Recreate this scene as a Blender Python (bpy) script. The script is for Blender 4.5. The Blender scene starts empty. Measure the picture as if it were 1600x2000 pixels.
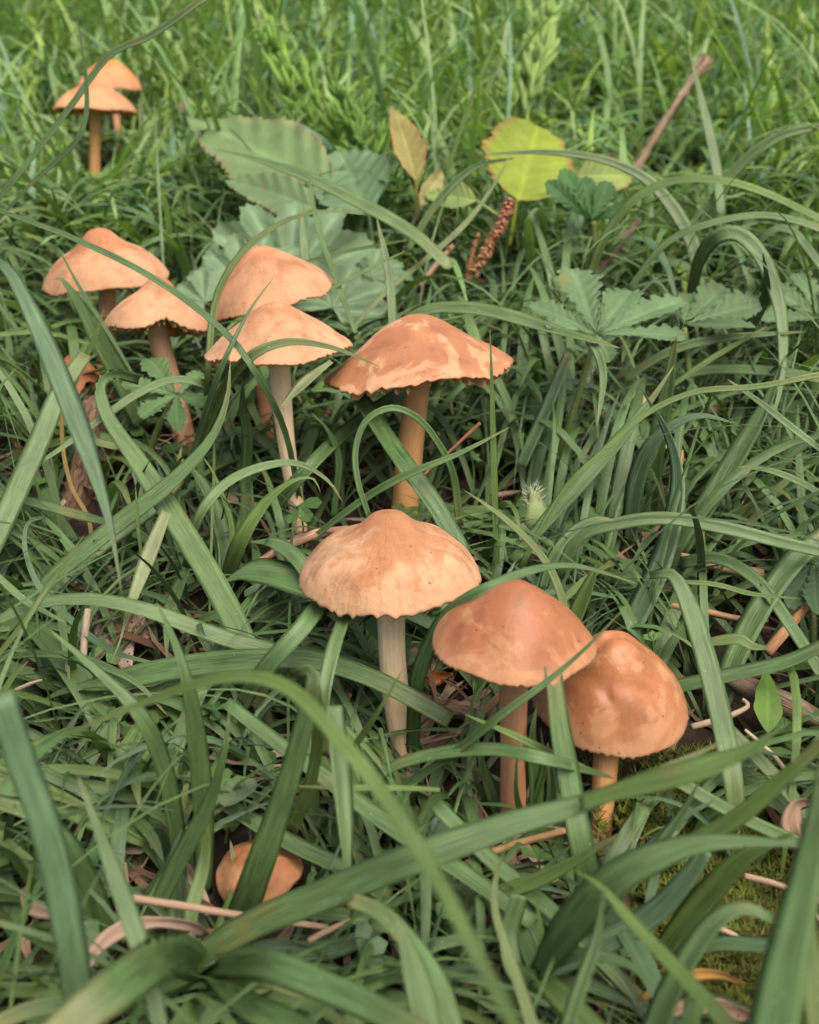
import bpy, math, random
import numpy as np

# ------------------------------------------------------------------ camera, light, exposure
S = 0.01                       # everything below is written in centimetres
F = 2300.0                     # focal length in photo pixels (photo 1600 x 2000)
TH = math.radians(20.3)
CT, ST = math.cos(TH), math.sin(TH)
SC = bpy.context.scene
COL = SC.collection
cam = bpy.data.cameras.new('camera')
cam_o = bpy.data.objects.new('camera', cam); COL.objects.link(cam_o); SC.camera = cam_o
cam.sensor_fit = 'VERTICAL'; cam.sensor_height = 24.0; cam.lens = 24.0 * F / 2000.0
cam.clip_start = 0.01; cam.clip_end = 400
cam_o.location = (0, 0, 0); cam_o.rotation_euler = (math.pi / 2 - TH, 0, 0)
cam.dof.use_dof = True; cam.dof.focus_distance = 0.295; cam.dof.aperture_fstop = 13.0

world = bpy.data.worlds.new('World'); SC.world = world; world.use_nodes = True
wn = world.node_tree.nodes; wl = world.node_tree.links
for n in list(wn): wn.remove(n)
sky = wn.new('ShaderNodeTexSky'); sky.sky_type = 'NISHITA'; sky.sun_disc = False
SUN_EL, SUN_AZ = math.radians(60), math.radians(150)
sky.sun_elevation = SUN_EL; sky.sun_rotation = SUN_AZ
sky.air_density = 0.7; sky.dust_density = 8.0; sky.ozone_density = 0.0
bg = wn.new('ShaderNodeBackground'); bg.inputs['Strength'].default_value = 0.15
wo = wn.new('ShaderNodeOutputWorld')
wl.new(sky.outputs[0], bg.inputs[0]); wl.new(bg.outputs[0], wo.inputs[0])
sun = bpy.data.lights.new('sun', 'SUN'); sun.energy = 1.2; sun.angle = math.radians(60); sun.color = (1.0, 0.97, 0.92)
sun_o = bpy.data.objects.new('sun', sun); COL.objects.link(sun_o)
# light travels from the sun direction (azimuth measured from +Y, clockwise like the sky node)
sun_o.rotation_euler = (math.pi / 2 - SUN_EL, 0, math.pi - SUN_AZ)
sun_o.location = (0, 0, 3)
vs = SC.view_settings
vs.view_transform = 'Standard'; vs.look = 'None'; vs.gamma = 1; vs.use_curve_mapping = False
vs.exposure = 0.76
SC.cycles.max_bounces = 8; SC.cycles.diffuse_bounces = 2; SC.cycles.glossy_bounces = 2; SC.cycles.transmission_bounces = 3; SC.cycles.transparent_max_bounces = 8; SC.cycles.use_denoising = True

# ------------------------------------------------------------------ geometry helpers
rnd = random.Random(7)
G0, GS = -22.05, 0.27          # the lawn slopes up away from the camera

def ground_z(x, y):
    x = np.asarray(x, float); y = np.asarray(y, float)
    yy = np.where(y < 300, y, 300 + 250 * np.tanh((y - 300) / 250.0))
    z = G0 + GS * yy
    z = z + 0.35 * np.sin(x * .33 + 1.1) * np.sin(y * .29) + 0.2 * np.sin(x * .8 + y * .5)
    return z

def P(px, py, d):
    u = (px - 800) / F * d; v = (1000 - py) / F
    return np.array([u, d * (CT + v * ST), d * (v * CT - ST)])

def pix(V):
    V = np.atleast_2d(V)
    d = V[:, 1] * CT - V[:, 2] * ST
    up = V[:, 1] * ST + V[:, 2] * CT
    return np.stack([800 + F * V[:, 0] / d, 1000 - F * up / d, d], 1)

def GD(py):                    # depth at which a pixel row meets the mean lawn
    return 22.05 / (.600 - .844 * (1000 - py) / F)

def on_ground(px, py):
    p = P(px, py, GD(py)); p[2] = float(ground_z(p[0], p[1])); return p

def unit(v):
    v = np.asarray(v, float); return v / (np.linalg.norm(v, axis=-1, keepdims=True) + 1e-12)

def spline(pts, n):
    pts = np.asarray(pts, float)
    if len(pts) == 2:
        t = np.linspace(0, 1, n)[:, None]; return pts[0] * (1 - t) + pts[1] * t
    e = np.vstack([2 * pts[0] - pts[1], pts, 2 * pts[-1] - pts[-2]])
    seg = np.linalg.norm(np.diff(pts[:, :3], axis=0), axis=1); cum = np.concatenate([[0], np.cumsum(seg)])
    out = []
    for s in np.linspace(0, cum[-1] - 1e-6, n):
        i = min(int(np.searchsorted(cum, s, 'right') - 1), len(pts) - 2)
        t = (s - cum[i]) / max(seg[i], 1e-9)
        p0, p1, p2, p3 = e[i], e[i + 1], e[i + 2], e[i + 3]
        out.append(.5 * (2 * p1 + (p2 - p0) * t + (2 * p0 - 5 * p1 + 4 * p2 - p3) * t * t + (3 * p1 - p0 - 3 * p2 + p3) * t ** 3))
    return np.array(out)

def interp(xs, ys, x): return np.interp(x, xs, ys)

def smooth_interp(xs, ys, x):  # monotone-ish smooth curve through knots
    xs = np.asarray(xs, float); ys = np.asarray(ys, float)
    m = np.gradient(ys, xs); m[0] = 0
    i = np.clip(np.searchsorted(xs, x, 'right') - 1, 0, len(xs) - 2)
    h = xs[i + 1] - xs[i]; t = (x - xs[i]) / h
    return ((2 * t ** 3 - 3 * t ** 2 + 1) * ys[i] + (t ** 3 - 2 * t ** 2 + t) * h * m[i]
            + (-2 * t ** 3 + 3 * t ** 2) * ys[i + 1] + (t ** 3 - t ** 2) * h * m[i + 1])

def grid_faces(nr, nc, wrap=False, off=0, flip=False):
    f = []
    for i in range(nr - 1):
        for j in range(nc if wrap else nc - 1):
            a = off + i * nc + j; b = off + i * nc + (j + 1) % nc
            q = (a, b, b + nc, a + nc)
            f.append(q[::-1] if flip else q)
    return f

class Mesh:
    """collects vertices, faces, per-vertex uv and colour"""
    def __init__(s): s.V = []; s.Fc = []; s.uv = []; s.c = []; s.n = 0
    def add(s, V, Fc, uv=None, c=(1, 1, 1)):
        V = np.asarray(V, float); k = len(V)
        s.V.append(V)
        if s.n: Fc = [tuple(i + s.n for i in f) for f in Fc]
        s.Fc += Fc; s.n += k
        s.uv.append(np.zeros((k, 2)) if uv is None else np.asarray(uv, float))
        c = np.asarray(c, float); s.c.append(np.broadcast_to(c, (k, 3)) if c.ndim == 1 else c)
        return s

def build(name, m, mat, parent=None, origin=(0, 0, 0), smooth=True):
    o_ = np.asarray(origin, float)
    V = np.vstack(m.V) - o_
    me = bpy.data.meshes.new(name)
    me.from_pydata((V * S).tolist(), [], m.Fc)
    uvv = np.vstack(m.uv); col = np.vstack(m.c)
    n = len(me.loops); li = np.zeros(n, dtype=np.int32); me.loops.foreach_get('vertex_index', li)
    me.uv_layers.new(name='UVMap').data.foreach_set('uv', uvv[li].ravel())
    a = me.attributes.new('tint', 'FLOAT_COLOR', 'POINT')
    a.data.foreach_set('color', np.hstack([col, np.ones((len(col), 1))]).ravel())
    if smooth: me.polygons.foreach_set('use_smooth', np.ones(len(me.polygons), dtype=bool))
    me.materials.append(mat); me.update()
    o = bpy.data.objects.new(name, me); COL.objects.link(o)
    if parent is not None: o.parent = parent
    else: o.location = tuple(o_ * S)
    return o

def tag(o, label=None, cat=None, group=None, kind=None):
    if label: o['label'] = label
    if cat: o['category'] = cat
    if group: o['group'] = group
    if kind: o['kind'] = kind
    return o

def thing(name, at, label, cat, group=None):
    o = bpy.data.objects.new(name, None); COL.objects.link(o)
    o.location = tuple(np.asarray(at, float) * S); o.empty_display_size = .005
    return tag(o, label, cat, group)

def tube(path, rad, ns=10, flute=0, seed=0, c=(1, 1, 1)):
    path = np.asarray(path); n = len(path); T = unit(np.gradient(path, axis=0))
    ref = np.array([0, 0, 1.]) if abs(T[0][2]) < .9 else np.array([1., 0, 0])
    A = unit(np.cross(T, ref)); B = unit(np.cross(A, T))
    ph = np.linspace(0, 2 * math.pi, ns, endpoint=False)
    rad = np.broadcast_to(np.asarray(rad, float), (n,))
    R = rad[:, None] * (1 + flute * (np.sin(ph * 5 + seed)[None, :] * .6 + np.sin(ph * 3 + seed * 2 + np.linspace(0, 4, n)[:, None])))
    V = path[:, None] + R[..., None] * (np.cos(ph)[None, :, None] * A[:, None] + np.sin(ph)[None, :, None] * B[:, None])
    L = np.concatenate([[0], np.cumsum(np.linalg.norm(np.diff(path, axis=0), axis=1))])
    uv = np.stack(np.broadcast_arrays(ph[None, :] / (2 * math.pi), (L / L[-1])[:, None]), -1).reshape(-1, 2)
    V = V.reshape(-1, 3)
    Fc = grid_faces(n, ns, True)
    Fc.append(tuple(range(ns))[::-1]); Fc.append(tuple(range((n - 1) * ns, n * ns)))
    return V, Fc, uv, c

# ------------------------------------------------------------------ materials
def new_mat(name):
    m = bpy.data.materials.new(name); m.use_nodes = True
    N = m.node_tree.nodes; L = m.node_tree.links
    for n in list(N): N.remove(n)
    return m, N, L

def nd(N, t, **kw):
    n = N.new(t)
    for k, v in kw.items():
        if k.startswith('i_'): n.inputs[k[2:].replace('_', ' ')].default_value = v
        else: setattr(n, k, v)
    return n

def ramp(N, pts, mode='LINEAR'):
    r = N.new('ShaderNodeValToRGB'); r.color_ramp.interpolation = mode
    e = r.color_ramp.elements
    while len(e) < len(pts): e.new(.5)
    for k, (p, c) in enumerate(pts):
        e[k].position = p; e[k].color = (c, c, c, 1) if not hasattr(c, '__len__') else (*c, 1)
    return r

def math_n(N, L, op, a, b=None):
    n = N.new('ShaderNodeMath'); n.operation = op
    for k, v in ((0, a), (1, b)):
        if v is None: continue
        if isinstance(v, (int, float)): n.inputs[k].default_value = v
        else: L.new(v, n.inputs[k])
    return n.outputs[0]

def mixc(N, L, fac, a, b, mode='MIX'):
    n = N.new('ShaderNodeMix'); n.data_type = 'RGBA'; n.blend_type = mode
    for k, v in ((0, fac), (6, a), (7, b)):
        if isinstance(v, (int, float)): n.inputs[k].default_value = v
        elif isinstance(v, tuple): n.inputs[k].default_value = (*v, 1)
        else: L.new(v, n.inputs[k])
    return n.outputs[2]

def leafy_mat(name, veins=14, vein_amt=.22, rough=.42, trans=.22, bump=.3, spots=.0, spec=.45):
    """blade / leaf: tint attribute x parallel veins x blotches, part translucent"""
    m, N, L = new_mat(name)
    at = nd(N, 'ShaderNodeAttribute', attribute_name='tint')
    uv = nd(N, 'ShaderNodeUVMap'); sp = N.new('ShaderNodeSeparateXYZ'); L.new(uv.outputs[0], sp.inputs[0])
    geo = nd(N, 'ShaderNodeNewGeometry')
    # veins: 1-d noise across the blade, stretched along it
    cmb = N.new('ShaderNodeCombineXYZ')
    L.new(math_n(N, L, 'MULTIPLY', sp.outputs[0], float(veins)), cmb.inputs[0])
    L.new(math_n(N, L, 'MULTIPLY', sp.outputs[1], 1.2), cmb.inputs[1])
    nv = nd(N, 'ShaderNodeTexNoise', i_Scale=1.6, i_Detail=3.0, i_Roughness=.6); L.new(cmb.outputs[0], nv.inputs['Vector'])
    rv = ramp(N, [(.36, 0.), (.64, 1.)]); L.new(nv.outputs[0], rv.inputs[0])
    nb = nd(N, 'ShaderNodeTexNoise', i_Scale=90., i_Detail=3.); L.new(geo.outputs['Position'], nb.inputs['Vector'])
    rb = ramp(N, [(.3, .82), (.7, 1.18)]); L.new(nb.outputs[0], rb.inputs[0])
    dark = mixc(N, L, vein_amt * 1.0, at.outputs[0], (0.55, 0.62, 0.45), 'MULTIPLY')
    lite = mixc(N, L, vein_amt * .9, at.outputs[0], (0.16, 0.26, 0.11))
    c = mixc(N, L, rv.outputs[0], dark, lite)
    c = mixc(N, L, 1.0, c, rb.outputs[0], 'MULTIPLY')
    # tiny pale flecks
    ns = nd(N, 'ShaderNodeTexVoronoi', i_Scale=700.); L.new(geo.outputs['Position'], ns.inputs['Vector'])
    nl = nd(N, 'ShaderNodeTexNoise', i_Scale=160.); L.new(geo.outputs['Position'], nl.inputs['Vector'])
    fl = math_n(N, L, 'MULTIPLY', math_n(N, L, 'LESS_THAN', ns.outputs['Distance'], .16), math_n(N, L, 'GREATER_THAN', nl.outputs[0], .62))
    c = mixc(N, L, math_n(N, L, 'MULTIPLY', fl, .55), c, (.33, .38, .27))
    # dying brown or yellow spots and streaks
    nr_ = nd(N, 'ShaderNodeTexNoise', i_Scale=55., i_Detail=5., i_Roughness=.65); L.new(geo.outputs['Position'], nr_.inputs['Vector'])
    rr_ = ramp(N, [(.62, 0.), (.70, 1.)]); L.new(nr_.outputs[0], rr_.inputs[0])
    c = mixc(N, L, math_n(N, L, 'MULTIPLY', rr_.outputs[0], .5), c, (.20, .16, .05))
    bp = nd(N, 'ShaderNodeBump', i_Strength=bump, i_Distance=.0003); L.new(nv.outputs[0], bp.inputs['Height'])
    bs = N.new('ShaderNodeBsdfPrincipled')
    L.new(c, bs.inputs['Base Color']); bs.inputs['Roughness'].default_value = rough
    bs.inputs['Specular IOR Level'].default_value = spec
    L.new(bp.outputs[0], bs.inputs['Normal'])
    tr = N.new('ShaderNodeBsdfTranslucent')
    L.new(mixc(N, L, 1.0, c, (1.25, 1.35, .55), 'MULTIPLY'), tr.inputs[0])
    mx = N.new('ShaderNodeMixShader'); mx.inputs[0].default_value = trans
    L.new(bs.outputs[0], mx.inputs[1]); L.new(tr.outputs[0], mx.inputs[2])
    out = N.new('ShaderNodeOutputMaterial'); L.new(mx.outputs[0], out.inputs[0])
    return m

def cap_mat(name, pale, wet, amount, scale, seed, wrinkle=.35, rough=.5, patch_soft=.05, rimlight=.3, apexwet=.0, streak=.0):
    m, N, L = new_mat(name)
    tc = nd(N, 'ShaderNodeTexCoord'); mp = nd(N, 'ShaderNodeMapping'); L.new(tc.outputs['Object'], mp.inputs[0])
    mp.inputs['Location'].default_value = (seed * .37, seed * .11, seed * .23)
    uv = nd(N, 'ShaderNodeUVMap'); sp = N.new('ShaderNodeSeparateXYZ'); L.new(uv.outputs[0], sp.inputs[0])
    r = sp.outputs[1]                                  # 0 apex .. 1 rim
    n1 = nd(N, 'ShaderNodeTexNoise', i_Scale=scale, i_Detail=6., i_Roughness=.58, i_Distortion=1.3); L.new(mp.outputs[0], n1.inputs['Vector'])
    n2 = nd(N, 'ShaderNodeTexNoise', i_Scale=scale * 4, i_Detail=4., i_Roughness=.5); L.new(mp.outputs[0], n2.inputs['Vector'])
    n3 = nd(N, 'ShaderNodeTexNoise', i_Scale=2600., i_Detail=2.); L.new(mp.outputs[0], n3.inputs['Vector'])
    base = math_n(N, L, 'ADD', n1.outputs[0], math_n(N, L, 'MULTIPLY', math_n(N, L, 'SUBTRACT', .5, r), .10 + apexwet))
    base = math_n(N, L, 'ADD', base, math_n(N, L, 'MULTIPLY', math_n(N, L, 'SUBTRACT', n2.outputs[0], .5), .16))
    t = .5 + (.5 - amount) * .45
    rp = ramp(N, [(t - patch_soft, 0.), (t + patch_soft, 1.)], 'EASE'); L.new(base, rp.inputs[0])
    c = mixc(N, L, rp.outputs[0], pale, wet)
    # broad mottling
    n4 = nd(N, 'ShaderNodeTexNoise', i_Scale=scale * 2.2, i_Detail=4., i_Roughness=.6); L.new(mp.outputs[0], n4.inputs['Vector'])
    r4 = ramp(N, [(.36, .78), (.47, .98), (.60, 1.02), (.70, 1.14)]); L.new(n4.outputs[0], r4.inputs[0])
    c = mixc(N, L, 1., c, r4.outputs[0], 'MULTIPLY')
    # small brown stains
    n5 = nd(N, 'ShaderNodeTexNoise', i_Scale=scale * 4.2, i_Detail=3.); L.new(mp.outputs[0], n5.inputs['Vector'])
    r5 = ramp(N, [(.56, 0.), (.68, 1.)]); L.new(n5.outputs[0], r5.inputs[0])
    c = mixc(N, L, math_n(N, L, 'MULTIPLY', r5.outputs[0], .5), c, (.29, .12, .055))
    # fibrils running from apex to rim
    cb = N.new('ShaderNodeCombineXYZ')
    L.new(math_n(N, L, 'MULTIPLY', sp.outputs[0], 60.), cb.inputs[0]); L.new(math_n(N, L, 'MULTIPLY', r, 2.2), cb.inputs[1])
    n6 = nd(N, 'ShaderNodeTexNoise', i_Scale=1.3, i_Detail=4., i_Roughness=.65, i_Distortion=.4); L.new(cb.outputs[0], n6.inputs['Vector'])
    r6 = ramp(N, [(.3, .86), (.7, 1.08)]); L.new(n6.outputs[0], r6.inputs[0])
    c = mixc(N, L, math_n(N, L, 'MULTIPLY', r, .55 + streak), c, mixc(N, L, 1., c, r6.outputs[0], 'MULTIPLY'))
    # paler dry rim
    rr = ramp(N, [(.80, 0.), (1., 1.)]); L.new(r, rr.inputs[0])
    c = mixc(N, L, math_n(N, L, 'MULTIPLY', rr.outputs[0], rimlight), c, (.50, .27, .15))
    r3 = ramp(N, [(.3, .93), (.7, 1.06)]); L.new(n3.outputs[0], r3.inputs[0])
    c = mixc(N, L, 1., c, r3.outputs[0], 'MULTIPLY')
    vd = nd(N, 'ShaderNodeTexVoronoi', i_Scale=330.); L.new(mp.outputs[0], vd.inputs['Vector'])
    spk = math_n(N, L, 'MULTIPLY', math_n(N, L, 'LESS_THAN', vd.outputs['Distance'], .10), math_n(N, L, 'GREATER_THAN', n2.outputs[0], .50))
    c = mixc(N, L, math_n(N, L, 'MULTIPLY', spk, .75), c, (.10, .05, .025))
    h = math_n(N, L, 'ADD', math_n(N, L, 'MULTIPLY', n6.outputs[0], .6), math_n(N, L, 'ADD', n2.outputs[0], math_n(N, L, 'MULTIPLY', n3.outputs[0], .12)))
    bp = nd(N, 'ShaderNodeBump', i_Strength=wrinkle, i_Distance=.0008); L.new(h, bp.inputs['Height'])
    bs = N.new('ShaderNodeBsdfPrincipled'); L.new(c, bs.inputs['Base Color'])
    rgh = ramp(N, [(0., rough + .2), (1., rough + .10)]); L.new(rp.outputs[0], rgh.inputs[0]); L.new(rgh.outputs[0], bs.inputs['Roughness'])
    bs.inputs['Specular IOR Level'].default_value = .22
    bs.inputs['Subsurface Weight'].default_value = .35
    bs.inputs['Subsurface Radius'].default_value = (1., .45, .2); bs.inputs['Subsurface Scale'].default_value = .0022
    L.new(bp.outputs[0], bs.inputs['Normal'])
    out = N.new('ShaderNodeOutputMaterial'); L.new(bs.outputs[0], out.inputs[0])
    return m

def flesh_mat(name, top, low, rough=.6, fib=.3, stain=.25, trans=0.):
    """stems and gills: colour runs from the top to the foot, with fibres along it"""
    m, N, L = new_mat(name)
    uv = nd(N, 'ShaderNodeUVMap'); sp = N.new('ShaderNodeSeparateXYZ'); L.new(uv.outputs[0], sp.inputs[0])
    tc = nd(N, 'ShaderNodeTexCoord')
    c = mixc(N, L, sp.outputs[1], low, top)
    cb = N.new('ShaderNodeCombineXYZ')
    L.new(math_n(N, L, 'MULTIPLY', sp.outputs[0], 22.), cb.inputs[0]); L.new(math_n(N, L, 'MULTIPLY', sp.outputs[1], 5.), cb.inputs[1])
    n1 = nd(N, 'ShaderNodeTexNoise', i_Scale=1.2, i_Detail=5., i_Roughness=.65, i_Distortion=.5); L.new(cb.outputs[0], n1.inputs['Vector'])
    r1 = ramp(N, [(.3, .74), (.7, 1.12)]); L.new(n1.outputs[0], r1.inputs[0])
    c = mixc(N, L, fib * 2, c, mixc(N, L, 1., c, r1.outputs[0], 'MULTIPLY'))
    n2 = nd(N, 'ShaderNodeTexNoise', i_Scale=260., i_Detail=4.); L.new(tc.outputs['Object'], n2.inputs['Vector'])
    r2 = ramp(N, [(.55, 0.), (.75, 1.)]); L.new(n2.outputs[0], r2.inputs[0])
    c = mixc(N, L, math_n(N, L, 'MULTIPLY', r2.outputs[0], stain), c, (.22, .09, .04))
    bp = nd(N, 'ShaderNodeBump', i_Strength=.5, i_Distance=.0006); L.new(n1.outputs[0], bp.inputs['Height'])
    bs = N.new('ShaderNodeBsdfPrincipled'); L.new(c, bs.inputs['Base Color']); bs.inputs['Roughness'].default_value = rough
    bs.inputs['Subsurface Weight'].default_value = .3; bs.inputs['Subsurface Radius'].default_value = (1., .45, .2)
    bs.inputs['Subsurface Scale'].default_value = .002
    L.new(bp.outputs[0], bs.inputs['Normal'])
    out = N.new('ShaderNodeOutputMaterial')
    if trans:
        tr = N.new('ShaderNodeBsdfTranslucent'); L.new(c, tr.inputs[0]); mx = N.new('ShaderNodeMixShader'); mx.inputs[0].default_value = trans
        L.new(bs.outputs[0], mx.inputs[1]); L.new(tr.outputs[0], mx.inputs[2]); L.new(mx.outputs[0], out.inputs[0])
    else: L.new(bs.outputs[0], out.inputs[0])
    return m

def rough_mat(name, c1, c2, scale=300., fibre=False, rough=.85, bump=.7, dist=.001, spots=0.):
    m, N, L = new_mat(name)
    at = nd(N, 'ShaderNodeAttribute', attribute_name='tint')
    src = nd(N, 'ShaderNodeUVMap') if fibre else nd(N, 'ShaderNodeTexCoord')
    so = src.outputs[0] if fibre else src.outputs['Object']
    mp = nd(N, 'ShaderNodeMapping'); L.new(so, mp.inputs[0])
    if fibre: mp.inputs['Scale'].default_value = (fibre if fibre is not True else 14., 1.6, 1.)
    n1 = nd(N, 'ShaderNodeTexNoise', i_Scale=(1.6 if fibre else scale), i_Detail=9., i_Roughness=.75); L.new(mp.outputs[0], n1.inputs['Vector'])
    r = ramp(N, [(.39, c1), (.61, c2)]); L.new(n1.outputs[0], r.inputs[0])
    c = mixc(N, L, 1., r.outputs[0], at.outputs[0], 'MULTIPLY')
    if spots:
        tc = nd(N, 'ShaderNodeTexCoord')
        vo = nd(N, 'ShaderNodeTexVoronoi', i_Scale=900.); L.new(tc.outputs['Object'], vo.inputs['Vector'])
        nz = nd(N, 'ShaderNodeTexNoise', i_Scale=220.); L.new(tc.outputs['Object'], nz.inputs['Vector'])
        sf = math_n(N, L, 'MULTIPLY', math_n(N, L, 'LESS_THAN', vo.outputs['Distance'], .3), math_n(N, L, 'GREATER_THAN', nz.outputs[0], .48))
        c = mixc(N, L, math_n(N, L, 'MULTIPLY', sf, spots), c, (.03, .022, .018))
    bp = nd(N, 'ShaderNodeBump', i_Strength=bump, i_Distance=dist); L.new(n1.outputs[0], bp.inputs['Height'])
    bs = N.new('ShaderNodeBsdfPrincipled'); L.new(c, bs.inputs['Base Color']); bs.inputs['Roughness'].default_value = rough
    bs.inputs['Specular IOR Level'].default_value = .25
    L.new(bp.outputs[0], bs.inputs['Normal'])
    out = N.new('ShaderNodeOutputMaterial'); L.new(bs.outputs[0], out.inputs[0])
    return m

M_GRASS = leafy_mat('grass_blade', veins=22, vein_amt=.80, rough=.36, trans=.30, bump=.45)
M_UNDER = leafy_mat('undergrowth_blade', veins=8, vein_amt=.3, rough=.5, trans=.12, bump=.2)
M_FAR = leafy_mat('far_grass', veins=5, vein_amt=.2, rough=.5, trans=.28, bump=.1)
M_HERB = leafy_mat('hairy_leaf', veins=3, vein_amt=.12, rough=.62, trans=.2, bump=.5, spec=.25)
M_STRAW = rough_mat('dry_straw', (.55, .48, .42), (1.15, 1.05, .95), fibre=True, rough=.75, bump=.6, dist=.0006)
M_DEAD = rough_mat('speckled_dead_leaf', (.7, .62, .55), (1.1, 1., .9), scale=240., rough=.85, spots=.9)
M_WOOD = rough_mat('weathered_wood', (.14, .11, .09), (1.35, 1.2, 1.05), fibre=32., rough=.9, bump=1., dist=.002)
M_SOIL = rough_mat('soil', (.010, .008, .006), (.055, .038, .026), scale=110., rough=.95, bump=1., dist=.004)
M_MOSS = leafy_mat('moss', veins=3, vein_amt=.1, rough=.7, trans=.3, bump=.1, spec=.2)

# ------------------------------------------------------------------ mushrooms
PROF = {
 'bell': ([0, .1, .2, .3, .42, .55, .7, .84, .94, 1], [1, .985, .92, .79, .67, .58, .47, .32, .15, 0]),
 'coned': ([0, .08, .2, .36, .54, .72, .86, .95, 1], [1, .985, .92, .78, .60, .42, .24, .10, 0]),
 'cone': ([0, .08, .18, .3, .5, .7, .86, 1], [1, .985, .93, .82, .60, .37, .17, 0]),
 'dome': ([0, .15, .3, .45, .6, .75, .88, .96, 1], [1, .975, .9, .78, .64, .47, .27, .11, 0]),
 'bowl': ([0, .15, .3, .45, .6, .75, .88, .96, 1], [1, .985, .945, .87, .76, .60, .38, .17, 0]),
 'hat':  ([0, .08, .18, .3, .45, .6, .75, .88, .96, 1], [1, .985, .93, .82, .68, .57, .46, .31, .15, 0]),
}
def cap_arrays(R, H, prof, seed, tf, ts, wave=.06, scal=.045, nscal=34, notch=None, oval=1.0, lump=1., creases=(), nr=30, nph=160):
    """outer + inner skin of a cap, centred on its rim plane; returns V, F, uv and an underside function"""
    rs = np.random.RandomState(seed)
    ph = np.linspace(0, 2 * math.pi, nph, endpoint=False)
    a = rs.rand(12) * 6.28
    low = .5 * np.sin(2 * ph + a[0]) + .35 * np.sin(3 * ph + a[1]) + .25 * np.sin(5 * ph + a[2])
    lowz = .6 * np.sin(2 * ph + a[3]) + .5 * np.sin(3 * ph + a[4]) + .4 * np.sin(4 * ph + a[5]) + .25 * np.sin(7 * ph + a[6])
    n1_ = int(nscal); fine = (.6 * np.sin(n1_ * ph + 1.6 * np.sin(3 * ph + a[7]) + a[8]) + .45 * np.sin(int(n1_ * .62) * ph + 2 * np.sin(2 * ph + a[9])) + .35 * np.sin(int(n1_ * 1.6) * ph + a[10])) * (1 + .5 * np.sin(4 * ph + a[11]))
    nlift = np.zeros(nph)
    if notch is not None:
        pc, wd, amt = notch
        dph = (ph - pc + math.pi) % (2 * math.pi) - math.pi
        nlift = amt * np.exp(-(dph / wd) ** 2)
    def surf(u, drop):
        k = np.clip((u - .55) / .45, 0, 1) ** 2; k2 = np.clip((u - .86) / .14, 0, 1) ** 1.5
        r = R * u * (1 + .045 * low * u * u) * (1 - .20 * nlift * k) - .4 * scal * fine * k2
        z = H * float(smooth_interp(*PROF[prof], np.array([u]))[0]) + R * wave * lowz * k + R * .42 * nlift * k + scal * fine * k2 - drop
        # gentle lumps over the whole skin
        z = z + R * .018 * lump * np.sin(4 * ph + a[0] + 5 * u) * np.sin(6 * u) * u + R * .012 * np.sin(9 * ph + a[5] - 7 * u) * u * u
        z = z + R * .012 * (lump - 1) * np.sin(5 * ph - a[2]) * np.sin(9 * u + a[4]) * min(1, u * 3)
        for (x0, y0, x1, y1, dp, wd) in creases:      # folds in the skin, given in cap radii
            X = u * np.cos(ph); Y = u * np.sin(ph); ex, ey = x1 - x0, y1 - y0; l2 = ex * ex + ey * ey
            tt = np.clip(((X - x0) * ex + (Y - y0) * ey) / l2, 0, 1); sd = ((X - x0) * ey - (Y - y0) * ex) / math.sqrt(l2)
            ds = np.sqrt((X - x0 - tt * ex) ** 2 + (Y - y0 - tt * ey) ** 2)
            z = z - R * dp * np.exp(-(ds / wd) ** 2) * np.where(sd > 0, 1., np.exp(-(ds / (wd * .35)) ** 2))
        k3 = np.clip((u - .55) / .45, 0, 1) ** 1.6; z = z + .28 * scal * fine * k3
        return np.stack([r * np.cos(ph) * oval, r * np.sin(ph), z], 1)
    us = np.concatenate([np.linspace(.02, .86, nr - 9), np.linspace(.885, 1, 9)])
    V = [surf(u, 0) for u in us]; uv = [np.stack([ph / (2 * math.pi), np.full(nph, u)], 1) for u in us]
    V.append(surf(1.0, .05) * np.array([.99, .99, 1])); uv.append(np.stack([ph / 6.2832, np.full(nph, 1.)], 1))
    for u in (.97, .9, .75, .55, .35, .15, .03):
        V.append(surf(u, .05 + .16 * (1 - u))); uv.append(np.stack([ph / 6.2832, np.full(nph, 1.)], 1))
    V = np.vstack(V); uv = np.vstack(uv); nrr = len(V) // nph
    Fc = grid_faces(nrr, nph, True)
    Fc.append(tuple(range(nph))[::-1]); Fc.append(tuple(range((nrr - 1) * nph, nrr * nph)))
    ca, sa = math.cos(math.radians(tf)), math.sin(math.radians(tf)); cb, sb = math.cos(math.radians(ts)), math.sin(math.radians(ts))
    RX = np.array([[1, 0, 0], [0, ca, -sa], [0, sa, ca]]); RY = np.array([[cb, 0, sb], [0, 1, 0], [-sb, 0, cb]])
    Rm = RY @ RX
    def under(u, k): return surf(u, .05 + .16 * (1 - u))[k]
    return V @ Rm.T, Fc, uv, Rm, under

PALE, TAN = (.72, .36, .165), (.60, .235, .085)
def far_z(x, y): return float(ground_z(x, y))

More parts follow.
